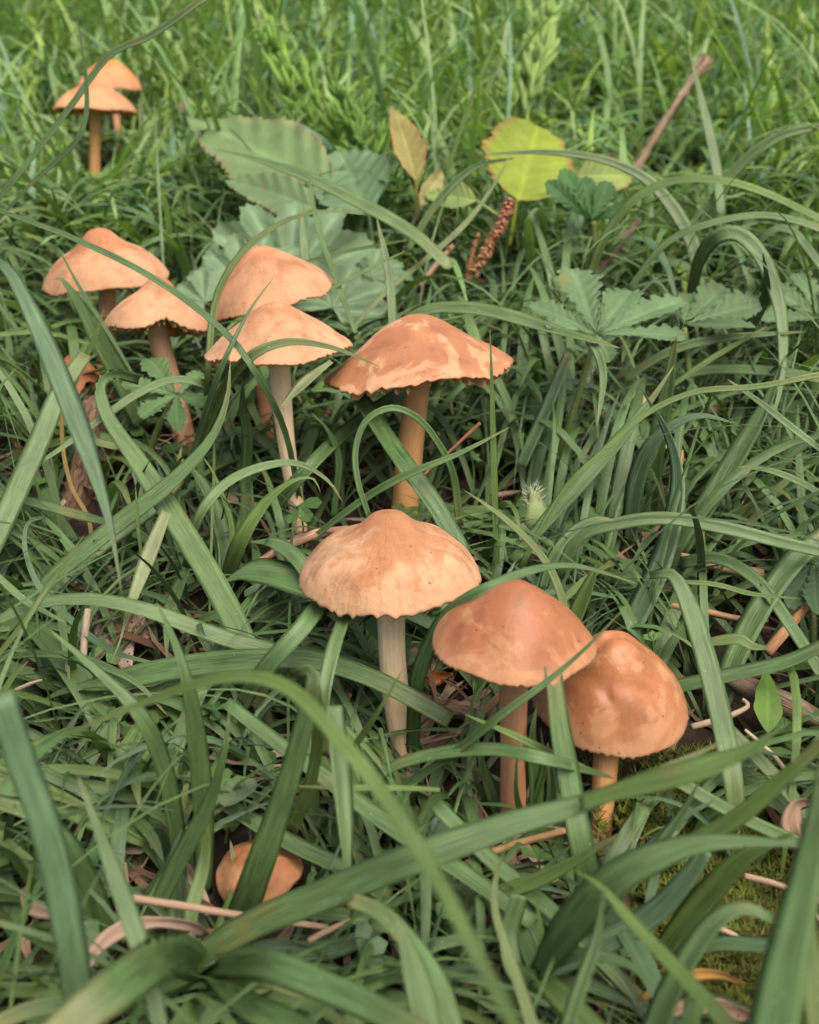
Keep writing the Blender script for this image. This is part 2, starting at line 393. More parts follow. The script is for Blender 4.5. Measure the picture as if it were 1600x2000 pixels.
def mushroom(label, cp, base, stem_r, mats, gills=28, gill_depth=.28, kw=None, bend=(0, 0), group='orange capped mushrooms growing in the grass'):
    px, py, d, R, H, pf, tf, ts, seed = cp
    kw = kw or {}
    cmat, smat, gmat = mats
    C0 = P(px, py, d)
    B = on_ground(*base[:2]) if len(base) == 2 else P(*base)
    B[2] = min(B[2], float(ground_z(B[0], B[1]))) - .9
    root = thing('mushroom', B, label, 'mushroom', group)
    V, Fc, uv, Rm, under = cap_arrays(R, H, pf, seed, tf, ts, **kw)
    m = Mesh(); m.add(V, Fc, uv)
    cap = build('cap', m, cmat, root)
    cap.location = tuple((C0 - B) * S)
    # gills: each a thin wedge hanging below the flesh
    rs = np.random.RandomState(seed + 1)
    nph = kw.get('nph', 160); stepk = nph / gills
    for g in range(gills):
        k = int(g * stepk + rs.randint(0, 2)) % nph
        us = np.array([.16, .3, .48, .64, .78, .89, .965])
        top = np.array([under(u, k) for u in us])
        phi = 2 * math.pi * k / nph
        side = np.array([-math.sin(phi), math.cos(phi), 0])
        dep = gill_depth * np.array([.25, .7, 1., 1.1, 1., .8, .38]) * (.85 + .3 * rs.rand())
        wv = np.linspace(0, 1, len(us)) * (rs.rand() - .5) * .1
        VV = []
        for i in range(len(us)):
            VV += [top[i] + side * .035 + [0, 0, .02], top[i] - side * .035 + [0, 0, .02],
                   top[i] - [0, 0, dep[i]] + side * (wv[i] - .012), top[i] - [0, 0, dep[i]] + side * (wv[i] + .012)]
        ff = []
        for i in range(len(us) - 1):
            a = i * 4; b = a + 4
            ff += [(a + 1, a + 2, b + 2, b + 1), (a + 2, a + 3, b + 3, b + 2), (a + 3, a, b, b + 3)]
        mm = Mesh().add(np.array(VV) @ Rm.T, ff, [(0.5, 1 - .5 * (i // 4) / len(us)) for i in range(len(VV))])
        go = build('gill', mm, gmat, root, smooth=False); go.location = tuple((C0 - B) * S)
    # stem
    up = Rm @ np.array([0, 0, 1.])
    top = C0 - B + up * H * .55
    mid = top * .5 + np.array([bend[0], bend[1], 0]) * 1.0
    low = top * .12 + np.array([bend[0], bend[1], 0]) * .12
    path = spline([np.zeros(3), low, mid, (C0 - B) * .93 + np.array([bend[0], bend[1], 0]) * .2, top], 30)
    t = np.linspace(0, 1, 30)
    r0, r1 = stem_r
    rad = r0 + (r1 - r0) * t + .025 * np.sin(t * 13 + seed) * r1 + r1 * .25 * np.clip((t - .8) / .2, 0, 1) + r0 * .12 * np.clip((.12 - t) / .12, 0, 1)
    v, f, u, c = tube(path, rad, 18, flute=.045, seed=seed)
    build('stem', Mesh().add(v, f, u), smat, root)
    return root

CREAM = flesh_mat('cream_stem', (.92, .76, .50), (.80, .56, .33), fib=.30, stain=.08)
YELLO = flesh_mat('ochre_stem', (.64, .36, .14), (.52, .25, .09), fib=.22, stain=.2)
PEACH = flesh_mat('peach_stem', (.58, .35, .20), (.46, .23, .12), fib=.3, stain=.3)
RUST = flesh_mat('rusty_stem', (.50, .28, .14), (.38, .17, .08), fib=.3, stain=.35)
GILL = flesh_mat('gill_flesh', (.82, .55, .32), (.74, .45, .24), fib=.1, stain=.0, trans=.45)
GILLD = flesh_mat('deep_gill_flesh', (.62, .30, .13), (.5, .2, .08), fib=.1, stain=.0)

def cm(name, pale, wet, amt, sc, seed, **k): return cap_mat(name, pale, wet, amt, sc, seed, **k)
KA = dict(nscal=43, scal=0.034, wave=.035, lump=1.3, creases=[(-.15, -.95, -.1, -.7, .02, .03)])
mushroom('wide pale peach mushroom with frilled rim and cream stem, in the middle of the photo',
         (762, 1121, 27.2, 2.111, 1.55, 'bell', 2, -2, 3), (797, 1492), (.27, .36),
         (cm('pale_wrinkled_cap', (.44, .262, .145), (.35, .165, .078), .60, 62, 1.3, wrinkle=.85, rough=.62, patch_soft=.07, rimlight=.35, apexwet=.22), CREAM, GILL), kw=KA, bend=(-.12, 0))
mushroom('pale wrinkled mushroom on a slim cream stem, touching the widest copper cap',
         (544, 681, 34.2, 2.106, 1.362, 'cone', -1, -4, 5), (592, 1045), (.20, .33),
         (cm('dry_peach_cap', (.43, .245, .135), (.35, .165, .078), .44, 60, 4.1, wrinkle=.5, rough=.6, patch_soft=.11, rimlight=.45, apexwet=.15), CREAM, GILL), kw=dict(nscal=63, scal=0.022, wave=.03), bend=(-.1, 0))
mushroom('widest mushroom, copper cap with pale patches and ragged gill edge on a thick ochre stem',
         (819, 725, 35.0, 2.879, 1.693, 'cone', -5, -5, 8), (782, 1030), (.42, .36),
         (cm('copper_patched_cap', (.43, .245, .130), (.32, .138, .066), .62, 52, 7.7, wrinkle=.35, rough=.42, patch_soft=.03, rimlight=.3), YELLO, GILL), gills=38, gill_depth=.50, kw=dict(nscal=46, scal=0.037, wave=.05, lump=1.6, notch=(-1.45, .2, .12)), bend=(.05, 0))
mushroom('smooth reddish brown cone capped mushroom with pale blotches, just right of the central pale one',
         (1004, 1253, 24.9, 1.703, 1.413, 'coned', 5, 2, 11), (1000, 1655), (.27, .31),
         (cm('red_brown_cap', (.37, .18, .085), (.30, .118, .054), .57, 66, 9.2, wrinkle=.25, rough=.26, patch_soft=.03, rimlight=.5, apexwet=.08), RUST, GILL), kw=dict(nscal=66, scal=0.019, wave=.03, lump=1.4))
E_CP = (1194, 1370, 26.8, 1.738, 1.969, 'coned', 13, -3, 14)
mushroom('lopsided glossy orange mushroom at the right front with a low hump and pale blotches',
         E_CP, (1172, 1640), (.24, .31),
         (cm('glossy_orange_cap', (.40, .20, .10), (.34, .138, .060), .60, 58, 13.9, wrinkle=.14, rough=.20, patch_soft=.035, rimlight=.35), YELLO, GILL), kw=dict(nscal=63, scal=0.019, wave=.02, lump=2.0, creases=[(-.35, -.05, .55, .30, .10, .16), (-.1, -.45, .5, -.5, .04, .12), (-.55, -.1, -.15, -.5, .05, .12)]))
mushroom('peach mushroom with one edge drooping left, behind the pale cap on the slim stem',
         (530, 583, 38.6, 2.162, 1.755, 'coned', 2, -15, 20), (520, 905), (.25, .30),
         (cm('drooping_peach_cap', (.43, .235, .125), (.37, .163, .075), .46, 48, 21.2, wrinkle=.3, rough=.5, patch_soft=.12, apexwet=.3), RUST, GILLD), gills=34, kw=dict(nscal=66, scal=0.022, wave=.05))
mushroom('peach mushroom whose notched front rim shows its coarse gills, stem leaning right',
         (309, 645, 38.2, 1.793, 1.721, 'bell', -14, 2, 23), (372, 890), (.36, .33),
         (cm('notched_peach_cap', (.43, .238, .13), (.37, .163, .075), .44, 52, 25.6, wrinkle=.3, rough=.52, patch_soft=.12, apexwet=.3), PEACH, GILL), gills=36, gill_depth=.55, kw=dict(nscal=58, scal=0.031, wave=.03, notch=(-1.25, .26, .55)), bend=(-.1, 0))
mushroom('broad domed peach mushroom at the left, behind the notched one',
         (209, 547, 41.2, 2.168, 1.794, 'bell', 2, -5, 26), (206, 800), (.30, .31),
         (cm('broad_peach_cap', (.43, .238, .13), (.37, .163, .075), .46, 46, 29.3, wrinkle=.35, rough=.52, patch_soft=.12, apexwet=.3), PEACH, GILL), kw=dict(nscal=66, scal=0.019, wave=.03))
mushroom('far orange mushroom at top left standing tall on a straight orange stem',
         (186, 218, 60, 2.119, 1.40, 'dome', -6, 1, 29), (182, 352), (.27, .30),
         (cm('far_orange_cap', (.48, .24, .12), (.42, .17, .075), .55, 40, 31.1, wrinkle=.2, patch_soft=.12, apexwet=.5), YELLO, GILL), kw=dict(nscal=58, scal=0.019, wave=.03, nph=96), gills=26)
mushroom('farthest orange mushroom, its cap showing above the tall one at top left',
         (216, 169, 64, 1.70, 1.38, 'dome', 2, 4, 32), (238, 305), (.20, .20),
         (cm('farthest_orange_cap', (.48, .24, .12), (.62, .20, .06), .58, 40, 33.1, wrinkle=.2, patch_soft=.12, apexwet=.3), RUST, GILL), kw=dict(nscal=58, scal=0.019, wave=.03, nph=96), gills=20)
mushroom('small orange brown button mushroom low among blades at the bottom left',
         (505, 1702, 25.0, 0.925, 0.56, 'dome', 12, -9, 35), (510, 1790), (.2, .2),
         (cm('button_cap', (.44, .235, .12), (.33, .14, .06), .62, 90, 37.7, wrinkle=.25, rough=.5, patch_soft=.08), RUST, GILLD), kw=dict(nscal=34, scal=0.012, wave=.05, nph=96, lump=4., creases=[(.1, -.3, .6, .2, .1, .2)]), gills=18)
mushroom('small torn orange mushroom half hidden by blades at the left edge, above the bark',
         (150, 758, 40.0, 1.176, 1.198, 'cone', 0, 0, 38), (170, 880), (.2, .2),
         (cm('torn_cap', (.42, .18, .08), (.34, .12, .05), .6, 60, 41.7, wrinkle=.4, rough=.6, patch_soft=.08), RUST, GILLD), kw=dict(nscal=37, scal=0.050, wave=.12, nph=96, notch=(-.9, .3, .7)), gills=18)

# ------------------------------------------------------------------ blades
# sRGB-looking names for the plant colours; linear albedo
CG = {'g': (.100, .182, .054), 'b': (.086, .162, .100), 'y': (.145, .220, .030), 'd': (.062, .134, .028), 'o': (.160, .180, .032),
      'p': (.150, .228, .086), 's': (.33, .33, .17), 'n': (.62, .33, .09), 'k': (.030, .062, .026)}
BASEC = (.15, .21, .045)

def blade_geo(path, w, roll, keel=.30, thick=.014, col='g', tip=1, seg=26, end_tip=0, basefade=.3, tiptint=0, cs=1.0):
    """path: n x 3 world; w: world full width; closed cross-section, V keel"""
    n = seg
    Q = spline(path, n)
    T = unit(np.gradient(Q, axis=0)); Vw = unit(-Q)
    s = unit(np.cross(T, Vw)); nn = unit(np.cross(s, T)); nn *= np.sign((nn * Vw).sum(1))[:, None]
    ro = np.radians(np.linspace(roll[0], roll[1], n))[:, None]
    s2 = s * np.cos(ro) + nn * np.sin(ro); n2 = -s * np.sin(ro) + nn * np.cos(ro)
    L = np.concatenate([[0], np.cumsum(np.linalg.norm(np.diff(Q, axis=0), axis=1))]); v = L / L[-1]
    wp = np.ones(n)
    if tip: wp *= np.clip((1 - v) / .42, 0, 1) ** .62
    if end_tip: wp *= np.clip(v / .3, 0, 1) ** .7
    elif tip: wp *= .72 + .28 * np.clip(v / .35, 0, 1)
    wp = np.maximum(wp, .02)
    hw = (w / 2 * wp)[:, None] if np.isscalar(w) else (interp(np.linspace(0, 1, len(w)), w, v) / 2 * wp)[:, None]
    ts = np.array([-1, -.5, 0, .5, 1.])
    ring = []
    for t in ts: ring.append(Q + s2 * t * hw - n2 * keel * hw * (1 - abs(t)) * 1.0)
    for t in (.55, 0, -.55): ring.append(Q + s2 * t * hw - n2 * (keel * hw * (1 - abs(t)) + np.minimum(thick, hw * .5)))
    V = np.stack(ring, 1).reshape(-1, 3)
    uu = np.array([0, .25, .5, .75, 1, .78, .5, .22]) * cs
    uv = np.stack(np.broadcast_arrays(uu[None, :], (v * L[-1] * .5)[:, None]), -1).reshape(-1, 2)
    base = np.array(CG[col] if isinstance(col, str) else col)
    k = np.clip(1 - v / .5, 0, 1)[:, None] * basefade
    c = base * (1 - k) + np.array(BASEC) * .75 * k
    if tiptint:
        kt = np.clip((v - .8) / .2, 0, 1)[:, None] * tiptint
        c = c * (1 - kt) + np.array((.42, .30, .12)) * kt
    c = np.repeat(c, 8, 0)
    # the keel line is a darker groove, the underside paler
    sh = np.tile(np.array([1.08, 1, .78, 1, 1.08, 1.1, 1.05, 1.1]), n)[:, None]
    Fc = grid_faces(n, 8, True); Fc.append(tuple(range(8))[::-1]); Fc.append(tuple(range((n - 1) * 8, n * 8)))
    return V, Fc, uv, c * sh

HERO = []      # (pixel path, depth) of traced blades so that filler keeps clear of them
def px_path(pts, extend=False):
    """pts: (x, y[, depth]); missing depths are filled linearly along the run"""
    xy = np.array([p[:2] for p in pts], float)
    L = np.concatenate([[0], np.cumsum(np.linalg.norm(np.diff(xy, axis=0), axis=1))])
    kn = [(L[i], p[2]) for i, p in enumerate(pts) if len(p) > 2]
    d = np.interp(L, [k[0] for k in kn], [k[1] for k in kn])
    return np.array([P(x, y, q) for (x, y), q in zip(xy, d)]), d

def blade(label, col, w, pts, parent=None, origin=(0, 0, 0), roll=None, tip=1, name='single_blade', cat='grass', mat=None, cs=1., **k):
    W, d = px_path(pts)
    rr = random.Random(hash_s(label or '') + int(pts[0][0]) * 7 + int(pts[0][1]))
    if roll is None:
        a = rr.uniform(8, 38); roll = (a, a + rr.uniform(-18, 18))
    # lay the blade so that its upper face leans towards the sky
    Tm = unit(W[-1] - W[0]); Vm = unit(-W[len(W) // 2]); s_ = unit(np.cross(Tm, Vm)); n_ = np.cross(s_, Tm); n_ = n_ * np.sign(n_ @ Vm)
    if (-s_ * math.sin(math.radians(roll[0])) + n_ * math.cos(math.radians(roll[0])))[2] < (s_ * math.sin(math.radians(roll[0])) + n_ * math.cos(math.radians(roll[0])))[2]: roll = (-roll[0], -roll[1])
    if np.isscalar(w): w = [w, w]
    dd = np.interp(np.linspace(0, 1, len(w)), np.linspace(0, 1, len(d)), d)
    ww = [max(a, 1) * b / F / math.cos(math.radians(sum(roll) / 2)) for a, b in zip(w, dd)]
    base = np.array(CG[col]) * rr.uniform(.9, 1.1)
    m = Mesh().add(*blade_geo(W, np.array(ww), roll, col=base, tip=tip, tiptint=k.pop('tiptint', rr.choice([0, .4, .7, .9])), basefade=k.pop('basefade', .3), keel=k.pop('keel', rr.uniform(.30, .58)), **k))
    if parent is None:
        o = build(name, m, mat or M_GRASS, None, W[0]); tag(o, label, cat)  # one traced grass blade as an object of its own
    else:
        o = build('blade', m, mat or M_GRASS, parent, origin)
    HERO.append(W)
    return o

def hash_s(s): return sum(ord(c) * (i + 1) for i, c in enumerate(s)) % 9973

BL = [
 # --- top left and around the left mushrooms
 ('long jointed grass stem crossing in front of the far tall mushroom', 'g', [12, 12, 13, 14], [(-15, 402, 38), (60, 310), (140, 205), (214, 108, 37), (300, 66), (410, -12, 36)], dict(tip=0, basefade=.1)),
 ('thin upright side blade forking off over the far tall mushroom cap', 'g', [7, 8, 11, 11, 6], [(-12, 440, 38), (60, 360), (138, 288, 37), (165, 240), (169, 165), (151, 28, 36)], dict(basefade=.1)),
 ('long thin dark blade slanting across the three left mushroom caps', 'd', [8, 12, 13, 13, 11], [(-20, 404, 33), (150, 468), (300, 543), (430, 640), (500, 728, 31), (556, 840), (588, 985, 35.5)], dict(tip=0, basefade=0)),
 ('broad blue green blade hanging down the left edge to a sharp point', 'b', [24, 36, 40, 44, 36, 24, 8], [(-12, 508, 25), (18, 530), (62, 610), (110, 720), (168, 870), (214, 1020), (239, 1168, 22)], dict(basefade=0, keel=.15)),
 ('broad pale folded blade slanting from below the notched mushroom to lower middle', 'p', [22, 22, 30, 44, 46, 48, 44, 22], [(275, 742, 35), (225, 731, 34), (197, 752, 33), (210, 812), (272, 905), (340, 1010), (425, 1150), (490, 1290, 28), (530, 1470, 28.5)], dict(tip=0, seg=40, basefade=.1)),
 ('narrow arching blade crossing over the folded blade below the left mushrooms', 'p', [6, 14, 17, 14, 10], [(64, 913, 32), (130, 868), (205, 812), (275, 765), (340, 741), (398, 752, 34), (420, 790, 36)], dict(tip=0)),
 ('wide pale blade rising from the left edge towards the torn orange mushroom', 'p', [42, 44, 42, 38, 28], [(-30, 1095, 30), (30, 965), (75, 865), (118, 765), (168, 690, 34)], dict(tip=0, keel=.2)),
 ('broad grey green blade curling at its tip in front of the broad domed mushroom', 'g', [38, 40, 36, 24], [(275, 830, 38), (235, 735), (190, 655), (150, 585), (120, 545, 36), (104, 546, 36)], dict(keel=.2)),
 ('thin needle blade over the front of the broad domed cap', 'g', 8, [(262, 735, 37), (215, 655), (158, 565), (113, 482, 36)], {}),
 ('short curved blade under the left corner of the notched mushroom', 'y', 12, [(138, 768, 35), (160, 712), (188, 655), (203, 602, 34.5)], {}),
 ('olive blade arching over the drooping peach cap to the right', 'o', [10, 12, 14, 14, 12], [(398, 860, 39), (405, 740, 36), (416, 610), (440, 540), (487, 478), (560, 430), (640, 412), (720, 421, 36)], dict(basefade=0)),
 ('slim upright blade in front of the pale cap on the slim stem', 'g', [12, 13, 13, 10], [(358, 960, 35), (388, 850), (432, 720, 31), (487, 608), (540, 536, 31.5)], {}),
 ('long blade sweeping up to a point left of the slim cream stem', 'g', [34, 34, 34, 28, 20], [(-20, 1262, 30), (90, 1140), (220, 1030), (330, 945), (410, 860), (443, 780), (450, 704, 31)], {}),
 ('wide striped blade from the left edge passing under the folded blade', 'p', [40, 42, 38, 30], [(-30, 1215, 31), (90, 1150), (200, 1060), (300, 985, 32.5), (350, 930, 34)], dict(tip=0)),
 ('olive blade curving across the lower edge of the pale left cap', 'o', [24, 24, 20, 16], [(385, 880, 35), (430, 775), (485, 700, 31), (560, 668), (650, 679), (742, 716, 31)], {}),
 ('pale dry lance tip against the slim cream stem', 's', [12, 22, 20], [(648, 705, 33), (600, 740), (548, 795, 32)], dict(basefade=0, tiptint=.9)),
 ('short blade in the grass left of the folded pale blade', 'y', 15, [(-20, 925, 38), (60, 880), (150, 858, 36), (230, 872, 36)], dict(tip=0)),
 ('yellow orange thin stalk in front of the bark piece', 'n', 8, [(120, 800, 35), (124, 880), (140, 950), (172, 1010), (180, 1060, 35)], dict(tip=0, basefade=0)),
 ('dark narrow blade lying across the bark piece', 'd', 20, [(-20, 960, 32), (80, 985), (170, 1010), (280, 1035, 34)], dict(basefade=0)),
 ('small upright spear between the notched mushroom and the cream stem', 'd', [22, 22, 18], [(480, 960, 36), (483, 850), (474, 800), (475, 742, 34)], {}),
 ('curved dark spike right of the slim cream stem', 'd', [16, 14, 10], [(652, 1010, 35), (662, 900), (640, 840), (609, 807, 34)], {}),
 ('flat green blade running under the widest cap towards the slim stem', 'g', [24, 26, 28], [(520, 1010, 35), (600, 915, 33.5), (680, 838), (770, 775, 37), (830, 735, 39)], dict(tip=0)),
 # --- around the widest mushroom
 ('pale striped blade arching right from behind the widest cap', 'p', [20, 24, 26, 22], [(760, 645, 37), (830, 606), (900, 600), (980, 612), (1080, 642), (1212, 680, 33)], dict(basefade=0, tiptint=.8)),
 ('pale hanging blade tip below the hairy star leaf', 'p', [16, 18, 16], [(1120, 640, 35), (1158, 672, 33.5), (1178, 735), (1165, 838, 33)], dict(basefade=0)),
 ('thin vertical blade in front of the widest cap at its right', 'y', [14, 13, 9], [(972, 1130, 32), (966, 940), (962, 790), (957, 640, 30.5)], {}),
 ('round hooped blade in front of the thick ochre stem', 'g', [12, 13, 13, 14, 16], [(722, 1012, 31), (700, 945), (694, 880), (715, 822), (762, 797, 31), (810, 812), (850, 856), (885, 925), (898, 1028, 33)], dict(tip=0, seg=40)),
 ('broad dark blade crossing the foot of the thick ochre stem', 'd', [30, 34, 36, 34], [(700, 770, 34), (745, 838), (795, 910, 32), (850, 985), (905, 1080, 31)], dict(tip=0)),
 ('slim blade rising right across the thick ochre stem', 'g', [14, 16, 14], [(600, 1060, 33), (665, 1008), (730, 962), (800, 925, 31.5), (900, 884), (997, 834, 31)], dict(tiptint=.9)),
 ('olive blade coming down behind the cone cap from above', 'o', [8, 12, 15, 16], [(902, 954, 27.5), (980, 1008), (1042, 1066), (1082, 1125), (1112, 1215, 27)], dict(tip=0, end_tip=1, basefade=0)),
 ('short bright spear behind the right shoulder of the cone cap', 'y', [34, 26], [(1105, 1250, 27.6), (1135, 1175), (1171, 1094, 27)], {}),
 # --- right side
 ('long pale blade arching across the right side at mid height', 'p', [24, 26, 26, 22], [(1090, 1130, 31), (1130, 1050), (1200, 1024), (1300, 1012), (1420, 1032), (1530, 1060), (1640, 1085, 29)], dict(tip=0)),
 ('slim pale arch joining the long arching blade from the left', 'p', 20, [(1058, 1150, 30), (1080, 1085), (1120, 1035), (1165, 1013), (1205, 1018, 30)], dict()),
 ('broad blue green blade standing right of centre and tapering upwards', 'b', [46, 50, 40, 30, 16], [(1180, 1330, 30), (1235, 1215), (1285, 1110), (1315, 1010, 31), (1322, 920), (1300, 840), (1252, 760, 32)], dict(keel=.2)),
 ('straight upright dark blade behind the broad blue green one', 'd', [36, 36, 34], [(1272, 1050, 36), (1278, 900), (1300, 780), (1322, 650, 34)], dict()),
 ('bowed blade arching left of the upright dark blade', 'b', [40, 38, 24, 14], [(1230, 1060, 34), (1238, 960), (1262, 885), (1305, 835), (1370, 812), (1440, 828, 32)], {}),
 ('tall pale hoop of grass at the right', 'p', [22, 26, 30, 30, 28, 18], [(1345, 640, 42), (1362, 520), (1400, 463, 38), (1448, 460), (1492, 510), (1523, 600), (1530, 690), (1522, 770), (1500, 840, 35)], dict(seg=44, basefade=.6)),
 ('olive blade curling up against the tall hoop', 'd', [20, 20, 14], [(1420, 700, 39), (1465, 640), (1497, 570), (1490, 490, 36)], {}),
 ('wide blade pair rising diagonally below the hairy star leaf', 'g', [30, 32, 28, 16], [(1000, 1095, 32.5), (1090, 990), (1190, 880), (1265, 790), (1318, 712, 33)], {}),
 ('thin yellow edged blade bowing right across the mid right', 'y', 12, [(1015, 1110, 31), (1100, 960), (1180, 880), (1262, 808), (1360, 765), (1480, 755), (1620, 728, 30)], dict(tip=0, basefade=0)),
 ('broad bright blade leaning right in the mid right grass', 'd', [44, 42, 38, 28], [(1325, 1080, 33), (1380, 985), (1440, 885), (1500, 780), (1530, 700, 33)], dict(basefade=.6)),
 ('narrow pale blade with its tip pointing left at the right edge', 'p', 14, [(1640, 905, 30), (1560, 845), (1490, 790), (1420, 740, 31)], {}),
 ('second narrow pale blade lower at the right edge', 'p', 13, [(1640, 985, 30), (1560, 940), (1500, 918), (1438, 911, 31)], {}),
 ('wide blade leaning right above the oval leaf', 'g', [40, 46, 46, 44], [(1395, 1400, 29), (1440, 1270), (1500, 1160), (1560, 1085), (1650, 1020, 30)], dict(tip=0, basefade=.4)),
 ('long drooping blade right of the glossy orange mushroom', 'p', [16, 38, 42, 42, 34], [(1268, 1124, 28), (1312, 1122), (1345, 1180), (1378, 1280), (1408, 1400), (1430, 1510, 25), (1440, 1600, 25)], dict(basefade=0, keel=.35, tip=0)),
 ('level striped blade pointing to the glossy orange cap', 'g', [26, 28, 26], [(1268, 1352, 28.5), (1360, 1332), (1450, 1312), (1540, 1290), (1650, 1240, 27)], dict(tip=0)),
 ('arched blade running down to the right edge', 'g', 24, [(1330, 1100, 31), (1400, 1090), (1480, 1135), (1550, 1230), (1620, 1340, 28)], dict(tip=0)),
 ('thin olive blade pointing right above the fallen straw', 'y', 10, [(1330, 1136, 29.5), (1400, 1142), (1470, 1160), (1562, 1169, 28.5)], {}),
 ('short bright curled blade right of the drooping one', 'y', 22, [(1375, 1255, 28.5), (1440, 1248), (1470, 1262), (1504, 1266, 28)], {}),
 ('long thin arch across the yellow bramble leaf', 'p', [8, 12, 16, 28, 30], [(1368, 540, 43), (1350, 470), (1310, 400), (1255, 345), (1170, 310), (1060, 297), (925, 303, 44)][::-1], dict(tip=0, end_tip=1, seg=40, basefade=0)),
 ('upper long arch over the hairy star leaf to the right edge', 'y', [18, 16, 15, 14], [(1150, 545, 42), (1185, 455), (1245, 385), (1320, 352), (1410, 352), (1500, 378), (1640, 445, 38)], dict(tip=0, seg=40)),
 ('lower pale arch to the right edge', 'p', [12, 14, 14, 14], [(1225, 570, 40), (1295, 480), (1380, 438), (1480, 420), (1560, 432), (1640, 462, 37)], dict(tip=0)),
 ('pale blade climbing to the yellow bramble leaf', 'p', [16, 16, 14], [(795, 490, 45), (855, 395), (925, 328), (1008, 308, 44)], {}),
 ('long slim diagonal blade ending beside the yellow bramble leaf', 'o', [10, 12, 10], [(680, 650, 41), (760, 565), (840, 500), (915, 430), (975, 345), (1006, 281, 44)], {}),
 ('long pale ribbon slanting down from the grey lobed leaves', 'p', [10, 20, 26, 24], [(420, 291, 45), (500, 310), (600, 345), (700, 394), (800, 450), (880, 520, 41)], dict(tip=0, end_tip=1, basefade=0)),
 ('pale upright blade behind the widest cap', 'p', [20, 18, 12], [(768, 650, 38), (760, 540), (736, 424, 39)], {}),
 ('pale upright blade behind the drooping peach cap', 'p', [20, 18, 14], [(602, 560, 42), (594, 480), (588, 400, 43)], {}),
 ('thin leaning blade left of the widest cap', 'g', [13, 12, 8], [(695, 650, 37), (655, 540), (618, 430), (600, 300, 41)], {}),
 ('thin straight blade tip pointing right over the lobed leaves', 'y', 7, [(590, 512, 40), (680, 490), (812, 466, 39)], {}),
 ('thin straight blade tip right of the drooping cap', 'y', 8, [(640, 568, 38), (710, 530), (792, 490, 38)], {}),
 ('pale upright blade left of the brown stick', 'p', [22, 18, 10], [(1410, 420, 45), (1395, 300), (1345, 90, 47)], {}),
 ('pale wide blade bowed at the upper right', 'p', [24, 24, 18, 12], [(1370, 450, 46), (1430, 340), (1520, 268), (1640, 240, 44)], dict(tip=0)),
 ('bowed blade hanging at the right edge', 'p', [10, 16, 16], [(1455, 520, 42), (1500, 455), (1545, 450), (1590, 500), (1640, 570, 40)], dict(tip=0)),
 ('slim bowed blade reaching right under the tall hoop', 'p', [20, 18, 12], [(1215, 745, 38), (1300, 690), (1400, 662), (1576, 647, 36)], dict(tiptint=.9)),
 ('bright thin blade rising right under the tall hoop', 'y', 12, [(1300, 762, 37), (1390, 700), (1499, 637, 36)], {}),
 ('level green blade crossing the right side below the star leaf', 'g', 20, [(1290, 745, 38), (1380, 722), (1500, 724), (1640, 745, 36)], dict(tip=0)),
 ('blue grey blade leaning below the pale hanging tip', 'b', [26, 24, 18], [(1015, 910, 36), (1065, 800), (1110, 690, 36)], dict(tip=0)),
 # --- lower left
 ('long pale blade arching from the left edge towards the central mushroom', 'p', [26, 30, 32, 30, 26], [(-30, 1222, 28), (80, 1178), (180, 1170), (290, 1192), (400, 1232), (520, 1268), (680, 1292, 28), (800, 1340, 29.5), (880, 1390, 30)], dict(basefade=0)),
 ('broad leaf like blade lying across the lower left', 'g', [8, 44, 46, 38, 34], [(52, 1398, 29), (110, 1355), (220, 1330), (360, 1302), (500, 1288, 27), (620, 1290), (740, 1330), (880, 1405, 26)], dict(tip=0, end_tip=1, seg=40, basefade=0)),
 ('soft out of focus blade bowing over the lower left foreground', 'y', [42, 35, 32, 30, 28, 20], [(1040, 2070, 11), (940, 1880, 12.5), (850, 1710), (755, 1560), (660, 1440), (575, 1352, 16.5), (490, 1322), (390, 1334), (250, 1385), (122, 1437, 19)], dict(seg=44, basefade=.8)),
 ('tall upright blade rising in front of the leaf like blade', 'g', [42, 44, 38, 26], [(400, 1760, 25), (398, 1580), (384, 1440), (368, 1340, 22.5), (340, 1250), (304, 1172, 22.5)], dict(keel=.35)),
 ('bowed blade left of the tall upright blade', 'g', [34, 36, 34, 24], [(352, 1780, 25), (345, 1620), (318, 1490), (270, 1390, 23), (190, 1310), (88, 1222, 23.5)], dict(keel=.3)),
 ('sharp blade leaning right in the bottom left tuft', 'g', [40, 38, 30, 16], [(272, 1840, 23.5), (345, 1690), (405, 1575), (438, 1470, 21.5), (450, 1366, 21.5)], {}),
 ('broad upright blade folded at its top, standing over the small button mushroom', 'g', [66, 62, 58, 46, 40, 20], [(452, 1850, 24), (500, 1710, 22.5), (552, 1560), (590, 1430), (612, 1335, 21), (600, 1309, 21.2), (574, 1322, 21.5)], dict(tip=0, seg=36, basefade=.5, keel=.2)),
 ('yellow green bent blade behind the broad folded one', 'y', [26, 24, 24, 20], [(568, 1625, 24), (606, 1530), (622, 1430), (618, 1340, 22)], dict(tip=0, basefade=0)),
 ('pale folded blade hanging point down left of the cream stem', 'p', [40, 40, 34, 24, 8], [(654, 1378, 21.6), (664, 1470), (674, 1580), (680, 1700), (680, 1802, 20.5)], dict(basefade=0, keel=.35)),
 ('slim pale blade descending from under the central cap', 'p', [22, 30, 26], [(682, 1180, 26.5), (650, 1270, 25), (630, 1370, 24.5), (632, 1480, 25)], dict(tip=0, basefade=0)),
 ('striped blade end under the left rim of the central cap', 'g', [34, 36, 32], [(640, 1160, 27), (590, 1225, 26), (515, 1310, 26), (470, 1380, 27.5)], dict(tip=0, basefade=0)),
 ('thin bright tip in front of the foot of the cream stem', 'y', [14, 14, 8], [(640, 1540, 25), (690, 1462), (740, 1388, 23.3), (788, 1306, 23)], {}),
